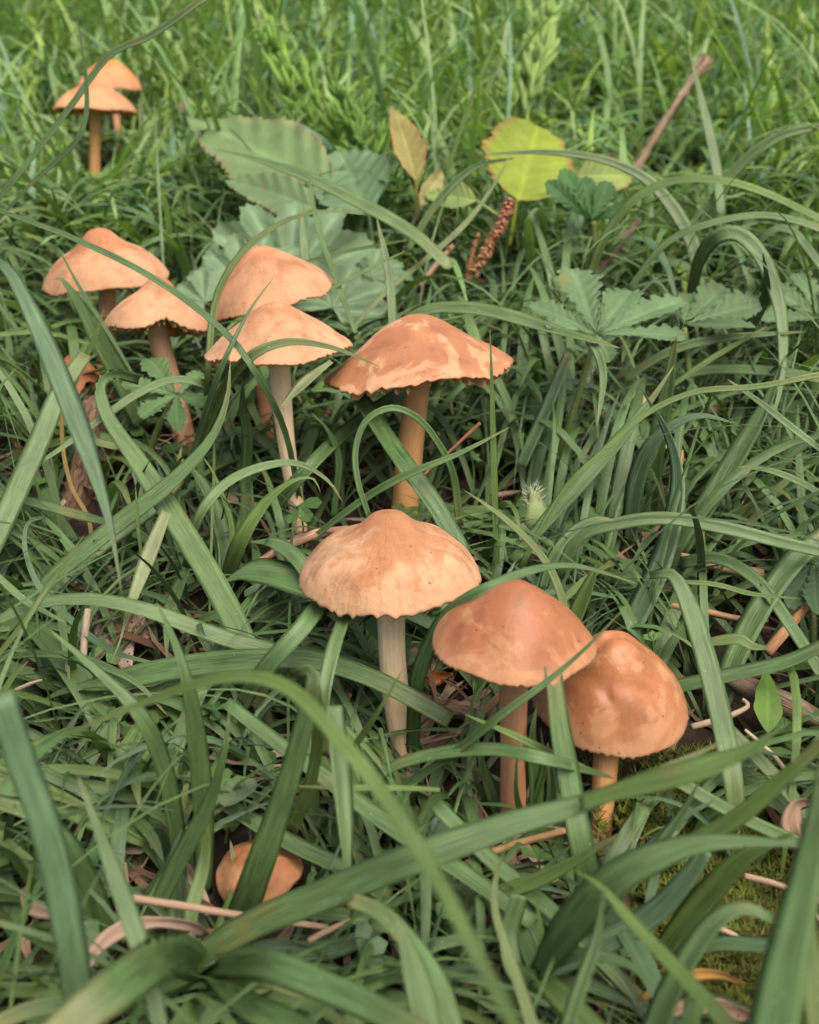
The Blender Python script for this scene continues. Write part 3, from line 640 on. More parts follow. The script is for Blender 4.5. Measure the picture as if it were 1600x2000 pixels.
 ('dark green curved blade wedged between the central cap and the cone cap', 'd', [34, 32, 24, 14], [(806, 1480, 28), (812, 1350, 26.6), (838, 1260), (880, 1196, 25.3), (950, 1150, 24.6), (1040, 1113), (1130, 1106), (1254, 1143, 26)], dict(seg=40, basefade=.1, keel=.15)),
 ('slim blade crossing in front of the cone cap', 'g', [18, 18, 16, 10], [(750, 1560, 25), (880, 1475), (985, 1392, 23), (1070, 1330), (1145, 1265), (1226, 1181, 22.5)], {}),
 ('broad upright blade standing in front of the glossy right mushroom', 'g', [50, 48, 46, 32], [(1152, 1800, 24.5), (1142, 1680, 23), (1118, 1550), (1096, 1430), (1080, 1300, 23.6)], dict(tip=0, keel=.18)),
 ('bowed blade crossing the foot of the rusty stem', 'g', [26, 26, 22], [(690, 1560, 25), (760, 1500), (850, 1472), (960, 1463), (1075, 1484, 22.8), (1200, 1520, 25)], dict()),
 ('slender yellowish blade pointing left beneath the cone cap', 'y', [18, 16, 10], [(1140, 1500, 24), (1070, 1468), (990, 1430), (905, 1394, 23.4)], {}),
 ('slanting blade from the broad folded one towards bottom centre', 'g', [24, 34, 36, 34], [(440, 1370, 25.5), (530, 1440), (640, 1520), (760, 1610), (900, 1700), (1040, 1800, 22)], dict(tip=0, basefade=0)),
 ('second slanting blade below it', 'g', [30, 34, 32], [(420, 1555, 25.5), (540, 1630), (660, 1690), (760, 1750, 24)], dict(tip=0, basefade=0)),
 ('slanting flat blade at bottom right of centre', 'g', [30, 32, 30], [(850, 1570, 24), (960, 1680), (1090, 1790), (1260, 1960, 21)], dict(tip=0, basefade=0)),
 ('long broad blade sweeping right across the lower foreground', 'g', [70, 68, 64, 60, 52, 24], [(340, 1905, 22), (480, 1812), (640, 1745), (800, 1680, 19.5), (980, 1615), (1150, 1565), (1300, 1500), (1436, 1438, 19)], dict(keel=.34, basefade=.4, seg=36)),
 ('wide yellow green blade out of focus under the glossy orange cap', 'y', [30, 44, 48, 24], [(1130, 1570, 19), (1240, 1535), (1350, 1505, 18), (1450, 1470), (1540, 1412, 17.5)], dict(basefade=0)),
 ('blade with a yellow tip pointing up right below the yellow stem', 'y', [34, 34, 30, 20], [(860, 1800, 23.5), (960, 1752), (1060, 1715), (1140, 1672), (1207, 1629, 21.5)], dict(tiptint=.8, keel=.35)),
 ('dark blue wide blade arching low at the right', 'b', [50, 52, 46, 30], [(1060, 1890, 22), (1180, 1840), (1280, 1780), (1345, 1710), (1378, 1660, 21)], dict(tip=0, basefade=.2)),
 ('broad yellow green blade leaning right at the lower right', 'y', [50, 54, 44, 24], [(1290, 1860, 22), (1370, 1760), (1450, 1680), (1560, 1622, 20)], dict(basefade=.2)),
 ('vivid green thin blade running down to the bottom edge', 'y', [10, 22, 30, 34], [(1108, 1694, 18.5), (1170, 1728), (1240, 1805), (1320, 1890), (1470, 2050, 15)], dict(tip=0, end_tip=1, basefade=0)),
 ('pale upright blade at bottom right of centre', 'p', [34, 28, 14], [(1095, 2040, 17), (1135, 1920), (1165, 1830), (1181, 1728, 17.5)], {}),
 ('bowed green blade at the lower right bottom', 'g', [50, 48, 40, 16], [(1255, 2060, 18), (1315, 1920), (1385, 1810), (1450, 1772), (1510, 1795, 18)], dict(tip=0, basefade=.5)),
 ('very wide soft blade rising along the right edge', 'g', [96, 84, 56, 26], [(1500, 2070, 14.5), (1535, 1880), (1580, 1680), (1612, 1490, 15)], dict(keel=.15, tip=0, basefade=0)),
 ('wide blue green blade broken off at its top, left edge', 'b', [58, 60, 62, 60, 52], [(2, 1358, 17), (40, 1480), (85, 1600), (122, 1750), (152, 1930, 17.5), (165, 2080, 18)], dict(tip=0, basefade=0, keel=.12)),
 ('green lance with a yellowish tip at bottom left', 'g', [40, 40, 34, 18], [(325, 2060, 17), (290, 1900), (240, 1750), (192, 1620), (150, 1508, 18.5)], dict(tiptint=.9, keel=.35)),
 ('bright bowed blade behind the broken wide blade', 'g', [58, 56, 46, 30], [(215, 1880, 23), (175, 1740), (130, 1650, 21), (70, 1590), (-20, 1560, 21)], dict(tip=0, basefade=.5, keel=.2)),
 ('dark blade lying behind the green lance', 'y', [50, 48, 40, 16], [(-20, 1510, 24), (80, 1550), (180, 1600), (282, 1648, 25)], dict(tip=0, end_tip=0, basefade=0)),
 ('olive needle rising over the lower left arch', 'o', [13, 13, 8], [(-20, 1300, 27), (50, 1212), (105, 1130), (165, 1044, 27)], {}),
 ('thin blue loop of grass at the left edge', 'b', [10, 14, 15, 13], [(88, 1010, 31), (55, 1022), (50, 1075), (80, 1150), (140, 1212), (222, 1272), (345, 1306, 28)], dict(seg=40, basefade=0)),
 ('straw coloured hanging blade ending in a dry thread', 's', [30, 34, 24, 8, 4], [(325, 1000, 29.5), (290, 1085), (252, 1190), (235, 1250), (214, 1302, 28)], dict(basefade=0, tiptint=.8)),
 ('pale narrow blade at the left edge crossing the arch', 'p', 15, [(-20, 1110, 28), (40, 1165), (80, 1190), (128, 1216, 27.5)], {}),
 ('dark narrow blade bowing under the lower left arch', 'd', [14, 18, 16], [(-20, 1290, 29), (60, 1278), (150, 1284), (260, 1330), (330, 1400, 27.5)], dict()),
 ('thin yellow needle beside the dry hanging blade', 'y', 7, [(278, 1095, 30), (270, 1030), (265, 950, 30)], {}),
 ('broad rounded blade under the left rim of the central cap', 'g', [10, 50, 60, 50], [(430, 1140, 31), (490, 1115), (560, 1125), (660, 1165, 29.5)], dict(tip=0, end_tip=1, basefade=0, keel=.2)),
 ('bent blade above the left rim of the central cap', 'g', [10, 28, 34, 30], [(486, 1058, 31), (540, 1062), (590, 1100), (625, 1170, 29.5)], dict(tip=0, end_tip=1, basefade=0)),
 ('short bright tip leaning right at lower left', 'y', [12, 12, 8], [(-20, 1400, 27), (20, 1330), (56, 1290, 27)], {}),
 ('thin horizontal pale blade tip in front of the hanging pale blade', 'y', [12, 12, 10], [(860, 1542, 22.5), (760, 1538), (660, 1538), (572, 1535, 22.5)], dict(basefade=0)),
 ('wide pale soft blade at the bottom centre', 'p', [62, 58, 46, 22], [(850, 2060, 17), (820, 1930), (795, 1850), (772, 1785, 17.5)], dict(basefade=0)),
 ('green arch beside the wide pale soft blade', 'g', [40, 42, 38, 26], [(900, 2060, 17.5), (860, 1930), (800, 1840), (740, 1780), (680, 1755, 19.5)], dict(tip=0)),
 ('soft pale blade in the bottom right corner', 'o', [46, 44, 36], [(1600, 2070, 14.5), (1588, 1900), (1574, 1755, 15)], dict(basefade=0)),
 ('yellow green blade reaching to the right edge above the wide one', 'y', [36, 38, 34, 18], [(1230, 1715, 20), (1350, 1650), (1450, 1590), (1530, 1520), (1620, 1440, 18)], dict(tip=0, basefade=0)),
 ('dark level blade at the lower right', 'b', [26, 28, 26], [(1360, 1850, 22), (1420, 1842), (1560, 1850, 21)], dict(tip=0)),
 ('striped blade slanting down to the right above the moss', 'p', [26, 26, 24], [(1300, 1510, 25.5), (1400, 1570), (1500, 1620), (1640, 1680, 23.5)], dict(tip=0)),
 ('second striped blade slanting behind it', 'p', [24, 26, 26], [(1420, 1420, 26), (1500, 1500), (1560, 1570), (1640, 1660, 24.5)], dict(tip=0)),
 ('green blade leaning right above the dark blue wide one', 'g', [24, 26, 20, 10], [(1200, 1760, 22.5), (1270, 1670), (1330, 1590), (1372, 1515, 22)], dict()),
 ('dark thin blade curving right over the moss', 'b', [20, 22, 18], [(1150, 1740, 23.5), (1240, 1680), (1330, 1600), (1400, 1560, 23)], dict()),
 ('yellow stalk leaning at the bottom centre', 'o', [10, 14, 22, 30], [(1000, 1630, 20), (972, 1700), (968, 1780), (1000, 1880), (1060, 2060, 18)], dict(tip=0, end_tip=1, basefade=0)),
]
for lb, col, w, pts, kw in BL:
    blade(lb, col, w, pts, cs=1.0 if (max(w) if not np.isscalar(w) else w) > 20 else .5, **kw)

# traced tufts: several blades out of one crown
def traced_tuft(label, base, blades_, group=None):
    B = P(*base)
    r = thing('grass_tuft', B, label, 'grass tuft', group)
    for col, w, pts, kw in blades_:
        blade(None, col, w, [base] + pts if kw.pop('fb', True) else pts, parent=r, origin=B, **kw)
    return r
traced_tuft('large tuft of broad bright blades at the bottom left below the button mushroom', (400, 1890, 22), [
    ('g', [60, 90, 96, 80], [(330, 1865, 18), (235, 1925, 16), (150, 1990), (70, 2070, 15)], dict(keel=.3, tip=0)),
    ('g', [40, 60, 62, 50], [(440, 1885), (520, 1885, 18.5), (640, 1930), (740, 1975), (900, 2070, 16)], dict(keel=.25, tip=0)),
    ('y', [30, 30, 26, 14], [(372, 1800), (398, 1680, 23), (404, 1550, 23)], dict()),
    ('d', [30, 34, 34, 26], [(350, 1830), (340, 1700), (350, 1600, 25), (372, 1500, 26)], dict()),
    ('g', [36, 40, 40, 30], [(300, 1930), (180, 1950, 19), (60, 1972), (-30, 2010, 18)], dict(tip=0)),
    ('d', [30, 50, 60, 60], [(480, 1960, 19), (580, 2010), (680, 2080, 17)], dict(tip=0)),
    ('y', [30, 36, 30], [(440, 1910), (520, 1920, 20), (600, 1950, 20)], dict()),
    ('b', [36, 44, 46], [(520, 1860, 23), (660, 1850, 23.5), (790, 1790, 24)], dict()),
    ('y', [26, 28, 22], [(430, 1820), (460, 1730, 24.5), (450, 1640, 25)], dict()),
])
traced_tuft('tuft of wide bright blades fanning right at the bottom right of centre', (1048, 1905, 21), [
    ('g', [50, 74, 72, 50, 26], [(1110, 1810, 19.5), (1210, 1710, 18.5), (1330, 1655), (1450, 1643), (1620, 1655, 17.5)], dict(keel=.2, seg=36)),
    ('d', [36, 36, 30, 16], [(1030, 1850), (1000, 1780), (960, 1730, 23)], dict()),
    ('p', [30, 40, 38, 34], [(1010, 1900), (995, 1830, 21.5), (1015, 1750, 21.5)], dict(tip=0)),
    ('y', [14, 14, 8], [(1058, 1840), (1046, 1745, 21)], dict()),
    ('g', [22, 26, 24, 14], [(1120, 1865, 20), (1220, 1880), (1310, 1950, 19)], dict()),
    ('y', [40, 50, 50, 30], [(1100, 1950, 20), (1180, 2030, 19), (1250, 2090, 18)], dict(tip=0)),
    ('b', [22, 24, 18], [(1090, 1860), (1140, 1790, 22), (1160, 1700, 23)], dict()),
])
traced_tuft('upright tuft between the folded pale blade and the central mushroom', (438, 1150, 33), [
    ('y', [32, 34, 28, 18, 8], [(468, 1060, 31.5), (515, 985), (570, 940), (612, 935), (627, 965, 31)], dict(basefade=.6)),
    ('d', [30, 32, 26, 16], [(440, 1060), (418, 980), (380, 920), (340, 885, 34.5)], dict()),
    ('d', [26, 28, 22], [(430, 1050), (395, 950), (390, 850, 36)], dict(tip=0)),
    ('y', [12, 12, 8], [(450, 1090), (452, 1020), (420, 930), (395, 890, 33)], dict()),
    ('d', [30, 30, 26], [(455, 1080), (480, 990, 35), (470, 900), (440, 820, 37)], dict(tip=0)),
])
traced_tuft('slender arching tuft left of the slim cream stem', (362, 1110, 32), [
    ('p', [22, 20, 17, 12], [(388, 1010, 31), (440, 945), (510, 912), (580, 905), (640, 938), (672, 985, 32)], dict()),
    ('d', [26, 26, 16], [(345, 1040), (340, 960, 34), (355, 870, 35)], dict()),
    ('p', [26, 26, 24, 14], [(330, 1200, 30), (325, 1290, 29)], dict()),
])
traced_tuft('dark upright tuft around the rusty stem under the cone cap', (1045, 1640, 26.5), [
    ('d', [30, 30, 26, 14], [(1048, 1540), (1040, 1440, 25.2), (1050, 1370, 25.2)], dict()),
    ('k', [26, 26, 20], [(1075, 1560), (1070, 1450, 26)], dict()),
    ('d', [14, 14, 8], [(1010, 1560, 24.5), (1012, 1440, 24)], dict()),
    ('y', [16, 16, 10], [(1040, 1580), (1062, 1500), (1056, 1420, 25)], dict()),
    ('d', [24, 26, 16], [(985, 1600), (945, 1500), (930, 1430, 26)], dict()),
])
# second knuckle of the wide blade at the bottom left, dense arched blades behind the moss

# ------------------------------------------------------------------ leaves
def leaf_geo(P0, P1, width, nh=(0, -.4, .9), shape='ovate', teeth=9, tdepth=.2, fold=.25, curl=.12, quilt=.03, col=(.08, .14, .06),
             edge=None, rows=44, cols=11, twist=0, seed=0, start=0.0, nv=7):
    P0 = np.asarray(P0, float); P1 = np.asarray(P1, float); a = P1 - P0; L = np.linalg.norm(a); a = a / L
    n = np.asarray(nh, float); n = unit(n - a * n.dot(a)); s = np.cross(a, n)
    v = np.linspace(0, 1, rows); t = np.linspace(-1, 1, cols)
    if shape == 'ovate': hw = np.sin(np.pi * np.clip(v, 0, 1) ** .72) ** .75
    elif shape == 'obov': hw = np.clip(v / .72, 0, 1) ** 1.05 * np.clip((1.04 - v) / .34, 0, 1) ** .5
    elif shape == 'round': hw = np.sqrt(np.clip(1 - (2 * v - 1) ** 2, 0, 1)) ** .8
    elif shape == 'lance': hw = np.sin(np.pi * v ** .8) ** .9
    hw = hw / hw.max() * width / 2 * (1 + .05 * np.sin(v * 11 + seed + len(str(width))) + .04 * np.sin(v * 23 + width))
    saw = (v * teeth) % 1.0
    tooth = 1 - tdepth * saw ** 1.5 * (v > .12)
    VV = []; cc = []
    for i in range(rows):
        for j in range(cols):
            e = abs(t[j])
            k = tooth[i] if e > .99 else (1 + (tooth[i] - 1) * max(0, (e - .6) / .4))
            x = t[j] * hw[i] * k
            fwd = .22 * abs(x)
            z = fold * abs(x) - curl * L * v[i] ** 2 + quilt * width * math.sin(2 * math.pi * (v[i] * nv - e * 1.1)) * e * .6
            z += .03 * L * math.sin(5 * v[i] + seed) * t[j]
            tw = twist * v[i]
            VV.append(P0 + a * (v[i] * L + fwd * (1 - v[i])) + (s * math.cos(tw) + n * math.sin(tw)) * x + n * z)
            c = np.array(col) * (1.3 if e < .08 else 1.0) * (1.09 if ((v[i] * nv - e * 1.1) % 1) < .16 and e < .95 else 1.)
            if edge is not None:
                ke = max(0, (e - .82) / .18) * edge[1]; c = c * (1 - ke) + np.array(edge[0]) * ke
            cc.append(c)
    VV = np.array(VV); n0 = len(VV)
    Fc = grid_faces(rows, cols)
    uv = np.array([(j / (cols - 1) * .9, i / rows * 2 + abs(t[j]) * .4) for i in range(rows) for j in range(cols)])
    return VV, Fc, uv, np.array(cc)

def lobed_geo(C, R, nh, up, lobes=7, ld=.22, crenate=5, fold=.09, cup=.12, col=(.08, .14, .06), span=300, seed=0, edge=None):
    n = unit(nh); u = np.asarray(up, float); u = unit(u - n * u.dot(n)); s = np.cross(u, n)
    nph, nr = lobes * 24 + 1, 14
    ph = np.radians(np.linspace(-span / 2, span / 2, nph)); q = np.linspace(0, lobes, nph)
    rs = np.random.RandomState(seed)
    amp = np.interp(q, np.arange(lobes + 1), .85 + .25 * rs.rand(lobes + 1))
    rad = R * amp * (1 - ld * np.abs(np.cos(np.pi * q)) ** 3 - .045 * np.abs(np.cos(np.pi * q * crenate)))
    VV, uv, cc = [], [], []
    for i in range(nr):
        f = (i + .3) / (nr - .7)
        for j in range(nph):
            z = fold * R * math.cos(2 * math.pi * q[j]) * f - cup * R * f * f * math.sin(ph[j] * 1.5 + seed) + .1 * R * f ** 3 * math.sin(ph[j] * 3 + seed)
            z += .006 * R * math.sin(f * 22 + q[j] * 4)
            VV.append(C + (u * math.cos(ph[j]) + s * math.sin(ph[j])) * rad[j] * f + n * z)
            uv.append((q[j] * .5, f)); vein = abs(((q[j]) % 1) - .5) < .06
            c = np.array(col) * (1.3 if vein and f < .9 else 1)
            if edge is not None and i >= nr - 1: c = c * .5 + np.array(edge) * .5
            cc.append(c)
    return np.array(VV), grid_faces(nr, nph), np.array(uv), np.array(cc)

def hairs(pts, normals, L, col=(.45, .5, .38), seed=0, w=.006):
    rs = np.random.RandomState(seed); m = Mesh()
    for p, n in zip(pts, normals):
        d = unit(np.asarray(n) + rs.randn(3) * .35) * L * (.6 + .7 * rs.rand()); s = unit(np.cross(d, p)) * w
        m.add([p - s, p + s, p + d], [(0, 1, 2)], c=col)
    return m

def stalk(name, pts, wpx, col, parent, origin, ns=8, label=None):
    W, d = px_path(pts); W = spline(W, 18)
    r = wpx * np.mean(d) / F / 2
    return build(name, Mesh().add(*tube(W, np.linspace(r, r * .75, 18), ns, c=col)), M_HERB, parent, origin)

def palmate(label, centre, tips, cat='plant', name='hairy_herb', col=(.100, .168, .075), stem=None, nh=(0, -.55, .85), shape='obov', teeth=7, tdepth=.30, hair=True, fold=.3, stemcol=(.13, .17, .05), group=None):
    C = P(*centre)
    base = C if stem is None else P(*stem[0])
    r = thing(name, base, label, cat, group)
    for k, (tx, ty, td, w) in enumerate(tips):
        T = P(tx, ty, td); wd = w * td / F
        g = leaf_geo(C, T, wd, nh=nh, shape=shape, teeth=teeth, tdepth=tdepth, fold=fold, curl=.1, quilt=.05, col=np.array(col) * rnd.uniform(.9, 1.12), seed=k, rows=48)
        lf = build('leaflet', Mesh().add(*g), M_HERB, r, base)
        if hair:
            E = g[0].reshape(48, 11, 3); pts = []; nm = []
            for i in range(6, 48):
                for j, sg in ((0, -1), (10, 1)):
                    pts.append(E[i, j]); nm.append(unit(E[i, j] - E[i, 5]) + np.array([0, 0, .3]))
            build('hairs', hairs(pts, nm, .08, (.26, .34, .20), seed=k, w=.004), M_HERB, lf, base)['kind'] = 'stuff'
    if stem is not None:
        st = stalk('stem', stem, 15, stemcol, r, base)
        Wp = spline(px_path(stem)[0], 70); rs = np.random.RandomState(3); pts = []; nm = []
        for q in Wp:
            for _ in range(2):
                dd = unit(rs.randn(3)); pts.append(q + dd * .06); nm.append(dd)
        if hair: build('hairs', hairs(pts, nm, .20, (.30, .36, .20), seed=5, w=.005), M_HERB, st, base)['kind'] = 'stuff'
    return r

palmate('hairy grey green star shaped leaf held up right of the widest mushroom', (1165, 652, 35),
        [(1118, 512, 36.6, 100), (1036, 585, 35.6, 62), (1072, 628, 34.2, 40), (1238, 552, 37, 86), (1338, 572, 36, 78), (1336, 646, 34, 60), (1192, 694, 33.2, 44)],
        stem=[(1085, 905, 37), (1105, 850), (1130, 770), (1160, 665, 35)])
palmate('second hairy star leaf just right of the first', (1336, 634, 37.5),
        [(1484, 585, 37, 84), (1420, 548, 39, 76), (1352, 560, 39.5, 50), (1470, 628, 35.8, 48)], stem=[(1370, 900, 38), (1350, 760), (1337, 640, 37.5)])
palmate('partly hidden star leaf at the right edge', (1600, 620, 39), [(1500, 555, 39.5, 70), (1495, 615, 38, 60), (1560, 520, 41, 60), (1640, 560, 40, 70)], stem=[(1610, 900, 39), (1604, 630, 39)])
palmate('small toothed leaf against the stem of the notched mushroom', (345, 770, 36),
        [(288, 692, 37, 60), (238, 742, 36, 50), (275, 806, 34.8, 56), (345, 832, 34.5, 48), (408, 788, 35, 50), (396, 722, 37, 44)], col=(.082, .150, .055), teeth=6, stem=[(280, 960, 37), (300, 860), (343, 775, 36)])
palmate('dark upright toothed leaf beneath the yellow bramble leaf', (1155, 432, 44),
        [(1068, 352, 44, 46), (1098, 322, 45, 50), (1140, 338, 45, 56), (1192, 350, 44.5, 52), (1232, 398, 43.5, 40)], col=(.040, .105, .028), stem=[(1162, 540, 45), (1160, 432, 44)], nh=(0, -1, .25), teeth=5, hair=False, fold=.15)
palmate('shaded star leaf low in the grass right of the ochre stem', (1148, 925, 37.5),
        [(1070, 880, 38, 60), (1235, 885, 38, 64), (1225, 965, 36, 58), (1120, 1000, 35.5, 50), (1150, 862, 39.5, 50)], col=(.060, .115, .055), stem=[(1160, 1010, 38), (1148, 928, 37.5)])  # shade low in the grass is painted into the darker leaf colour
palmate('shaded leaf low behind the widest cap at its right', (985, 790, 40),
        [(905, 800, 40, 70), (1050, 800, 39, 70), (1000, 862, 38, 60), (960, 745, 42, 60), (1040, 750, 42, 60)], col=(.060, .115, .055), stem=[(985, 900, 40), (985, 795, 40)])  # darker leaf green stands in for the shade behind the cap
palmate('hairy round leaf at the right edge above the oval leaf', (1586, 1100, 31),
        [(1530, 1050, 32, 60), (1545, 1180, 30, 56), (1600, 1190, 29.6, 60), (1590, 1030, 33, 60), (1640, 1100, 31, 60)], col=(.060, .115, .052), stem=[(1590, 1290, 31), (1586, 1105, 31)])
palmate('small bright toothed leaf at the lower left between arching blades', (262, 1490, 26.5),
        [(208, 1475, 26.5, 42), (240, 1452, 27.3, 46), (318, 1466, 27, 44), (322, 1528, 25.6, 46), (268, 1540, 25.6, 36)], col=(.082, .165, .040), hair=False, stem=[(220, 1600, 27), (240, 1550), (260, 1495, 26.5)], teeth=5)
palmate('tiny grey green leaf between bowed blades left of the rusty stem', (842, 1640, 24.8),
        [(828, 1590, 25, 26), (858, 1572, 25.2, 34), (874, 1596, 24.6, 28)], col=(.12, .19, .12), hair=False, stem=[(845, 1690, 25.2), (842, 1642, 24.8)], teeth=5, nh=(0, -1, .4))
palmate('dark lobed leaf in the grass below the far tall mushroom', (300, 432, 52),
        [(165, 386, 52, 60), (250, 342, 54, 60), (335, 345, 54, 60), (420, 392, 52, 56), (215, 452, 50, 50), (390, 450, 50, 50)], col=(.058, .135, .028), hair=False, stem=[(300, 500, 54), (300, 435, 52)], teeth=4, tdepth=.4)
palmate('small shaded leaf at the right edge above the hairy round leaf', (1520, 1010, 34),
        [(1478, 1000, 34, 36), (1500, 1045, 33, 34), (1532, 968, 35, 34), (1560, 1020, 34, 36)], col=(.055, .105, .05), hair=False, stem=[(1525, 1090, 34), (1520, 1012, 34)], teeth=5)  # leaf colour darkened to carry its shade

def simple_leaf(name, label, base, tip, w, col, cat='leaf', mat=None, stem=None, group=None, **k):
    P0 = P(*base); P1 = P(*tip)
    g = leaf_geo(P0, P1, w * (base[2] + tip[2]) / 2 / F, col=col, **k)
    r = thing(name, P0, label, cat, group)
    build('leaf_blade', Mesh().add(*g), mat or M_HERB, r, P0)
    if stem: stalk('leaf_stalk', stem, 9, np.array(col) * .9, r, P0)
    return r

simple_leaf('oval_leaf', 'upright oval bright green leaf at the right, above the moss', (1500, 1432, 27.5), (1500, 1303, 28.4), 56, (.10, .185, .03), shape='lance', teeth=2, tdepth=0, nh=(.1, -1, .3), curl=.02, fold=.06, quilt=0, stem=[(1502, 1500, 27.6), (1500, 1430, 27.5)])
RED = (.28, .07, .05)
simple_leaf('bramble_leaf', 'large pale green serrated leaf up left, behind the grey lobed leaves', (648, 372, 49), (362, 212, 52), 172, (.135, .215, .085), cols=19, shape='ovate', teeth=22, tdepth=.12, nh=(.25, -.85, .55), fold=.1, curl=.06, edge=((.30, .16, .10), .5), rows=110, stem=[(690, 470, 50), (645, 370, 49)])
simple_leaf('bramble_leaf', 'folded pale leaf with bristly edge under the large serrated leaf', (615, 408, 47), (428, 332, 48.5), 84, (.12, .19, .085), cols=19, shape='ovate', teeth=18, tdepth=.14, nh=(.2, -.8, .6), edge=((.30, .17, .10), .5), rows=90, stem=[(700, 480, 49), (613, 407, 47)])
simple_leaf('bramble_leaf', 'pale rounded leaf hidden under the long ribbon blade', (720, 418, 48), (655, 278, 50), 160, (.12, .20, .10), cols=19, shape='ovate', teeth=16, tdepth=.08, nh=(-.1, -.85, .5), rows=80, stem=[(730, 500, 49), (720, 416, 48)])
simple_leaf('bramble_leaf', 'yellow green round leaf with red toothed edge at upper right of centre', (1012, 392, 46.5), (1052, 242, 48.5), 184, (.20, .26, .02), cols=19, shape='round', teeth=20, tdepth=.07, quilt=.03, nh=(.1, -1, .35), fold=.08, curl=.02, edge=(RED, .75), rows=100, stem=[(995, 480, 47), (1010, 390, 46.5)])
simple_leaf('bramble_leaf', 'small yellow green leaf joined right of the round yellow one', (1128, 345, 47.5), (1246, 338, 48), 84, (.19, .25, .06), cols=19, shape='ovate', teeth=14, tdepth=.1, nh=(0, -.9, .5), edge=(RED, .8), rows=70, stem=[(1040, 392, 47), (1128, 346, 47.5)])
simple_leaf('bramble_leaf', 'narrow reddish yellow leaf standing upright left of the yellow bramble leaf', (812, 352, 47), (770, 186, 49), 62, (.22, .19, .06), cols=19, shape='ovate', teeth=16, tdepth=.12, nh=(.3, -1, .2), fold=.5, edge=((.40, .13, .07), .8), rows=80, stem=[(815, 430, 47.5), (812, 350, 47)])
simple_leaf('bramble_leaf', 'small pale serrated leaf left of the yellow bramble leaf', (930, 392, 45.5), (825, 372, 46.5), 58, (.22, .30, .09), cols=19, shape='ovate', teeth=14, tdepth=.14, nh=(0, -.8, .6), edge=((.3, .2, .12), .6), rows=70, stem=[(985, 430, 46), (930, 392, 45.5)])
simple_leaf('bramble_leaf', 'small crumpled reddish bud leaf by the narrow upright leaf', (820, 400, 46.5), (872, 325, 47.5), 40, (.26, .24, .10), cols=19, shape='ovate', teeth=10, tdepth=.15, nh=(.2, -1, .2), fold=.5, edge=(RED, .5), rows=50)
simple_leaf('small_leaf', 'tiny yellow and orange leaf on the litter at the bottom centre', (700, 1960, 22), (685, 1905, 22.4), 40, (.30, .28, .03), shape='round', teeth=3, tdepth=.2, nh=(0, -.8, .6), edge=((.5, .16, .03), .8), rows=30)
simple_leaf('small_leaf', 'rusty yellow dead leaf standing among the mid right blades', (1330, 915, 35.5), (1298, 835, 36), 34, (.55, .33, .11), shape='lance', teeth=3, tdepth=.08, nh=(.4, -1, .2), edge=((.4, .10, .05), .8), rows=30)
simple_leaf('small_leaf', 'pale tan dead leaf scrap above the rusty yellow one', (1262, 800, 37), (1238, 758, 37.3), 30, (.58, .42, .20), shape='lance', teeth=3, tdepth=.1, nh=(.4, -1, .2), rows=30)

# grey green lobed leaves (mallow like): one plant
Bm = on_ground(560, 660)
mal = thing('lobed_herb', Bm, 'grey green herb with large scalloped lobed leaves behind the drooping peach mushroom', 'plant')
for (cx, cy, d, R, up, nh, sd, lb) in [
    (480, 560, 44.5, 150, (-.3, .3, 1), (-.15, -.8, .6), 1, 9), (565, 545, 45.5, 185, (.05, .4, 1), (.05, -.75, .6), 5, 9),
    (650, 600, 44.5, 140, (.4, .3, 1), (.15, -.7, .7), 9, 7), (400, 590, 43.8, 90, (-.6, 0, .6), (-.2, -.7, .7), 12, 7), (725, 540, 46.5, 90, (.3, .2, 1), (.2, -.6, .7), 15, 7)]:
    C = P(cx, cy, d)
    lf = build('lobed_leaf', Mesh().add(*lobed_geo(C, R * d / F, nh, up, lobes=lb, col=np.array((.135, .210, .115)) * rnd.uniform(.93, 1.07), seed=sd, span=270, fold=.06, ld=.24)), M_HERB, mal, Bm)
    W = spline(np.array([Bm, (Bm + C) / 2 + [0, .5, -.3], C]), 12)
    build('leaf_stalk', Mesh().add(*tube(W, .08, 6, c=(.12, .17, .06))), M_HERB, mal, Bm)

# feathery plants: forked narrow leaflets along a stem
def feathery(label, pts, n, ln, w, col, seed, spread=.8, fork=3, up=.6):
    W, d = px_path(pts); W = spline(W, 40); B = W[0]
    r = thing('feathery_herb', B, label, 'plant')
    dm = np.mean(d); build('stem', Mesh().add(*tube(W, np.linspace(.085, .03, 40), 7, c=col)), M_HERB, r, B)
    rs = np.random.RandomState(seed); L = ln * dm / F; lw = w * dm / F
    for k in range(n):
        t = .25 + .75 * (k + rs.rand() * .5) / n; i = min(int(t * 39), 38); q = W[i]; T = unit(W[i + 1] - W[i])
        az = k * 2.4 + rs.rand(); side = unit(np.cross(T, [math.cos(az), math.sin(az), .1]))
        m = Mesh(); D = unit(side * spread + T * up + np.array([0, 0, .35])); Lk = L * (1.1 - .5 * t) * (.8 + .4 * rs.rand())
        tips = [(q, D, Lk * .55, 0)]
        ax = spline(np.array([q, q + D * Lk * .3 + [0, 0, .02], q + D * Lk * .6 + [0, 0, .1 * Lk]]), 6)
        m.add(*tube(ax, np.linspace(.035, .022, 6), 5, c=col))
        for j in range(fork * 2 + 1):
            s0 = ax[2 + j % 4]; dj = unit(D + rs.randn(3) * .42 + np.array([0, 0, .35])); lj = Lk * (.35 + .3 * rs.rand())
            pth = spline(np.array([s0, s0 + dj * lj * .5, s0 + dj * lj + np.array([0, 0, .12 * lj])]), 5)
            m.add(*tube(pth, np.array([.5, 1., 1.1, .9, .25]) * lw / 2, 5, c=np.array(col) * rs.uniform(.85, 1.2)))
        build('leaf_frond', m, M_HERB, r, B)
    return r
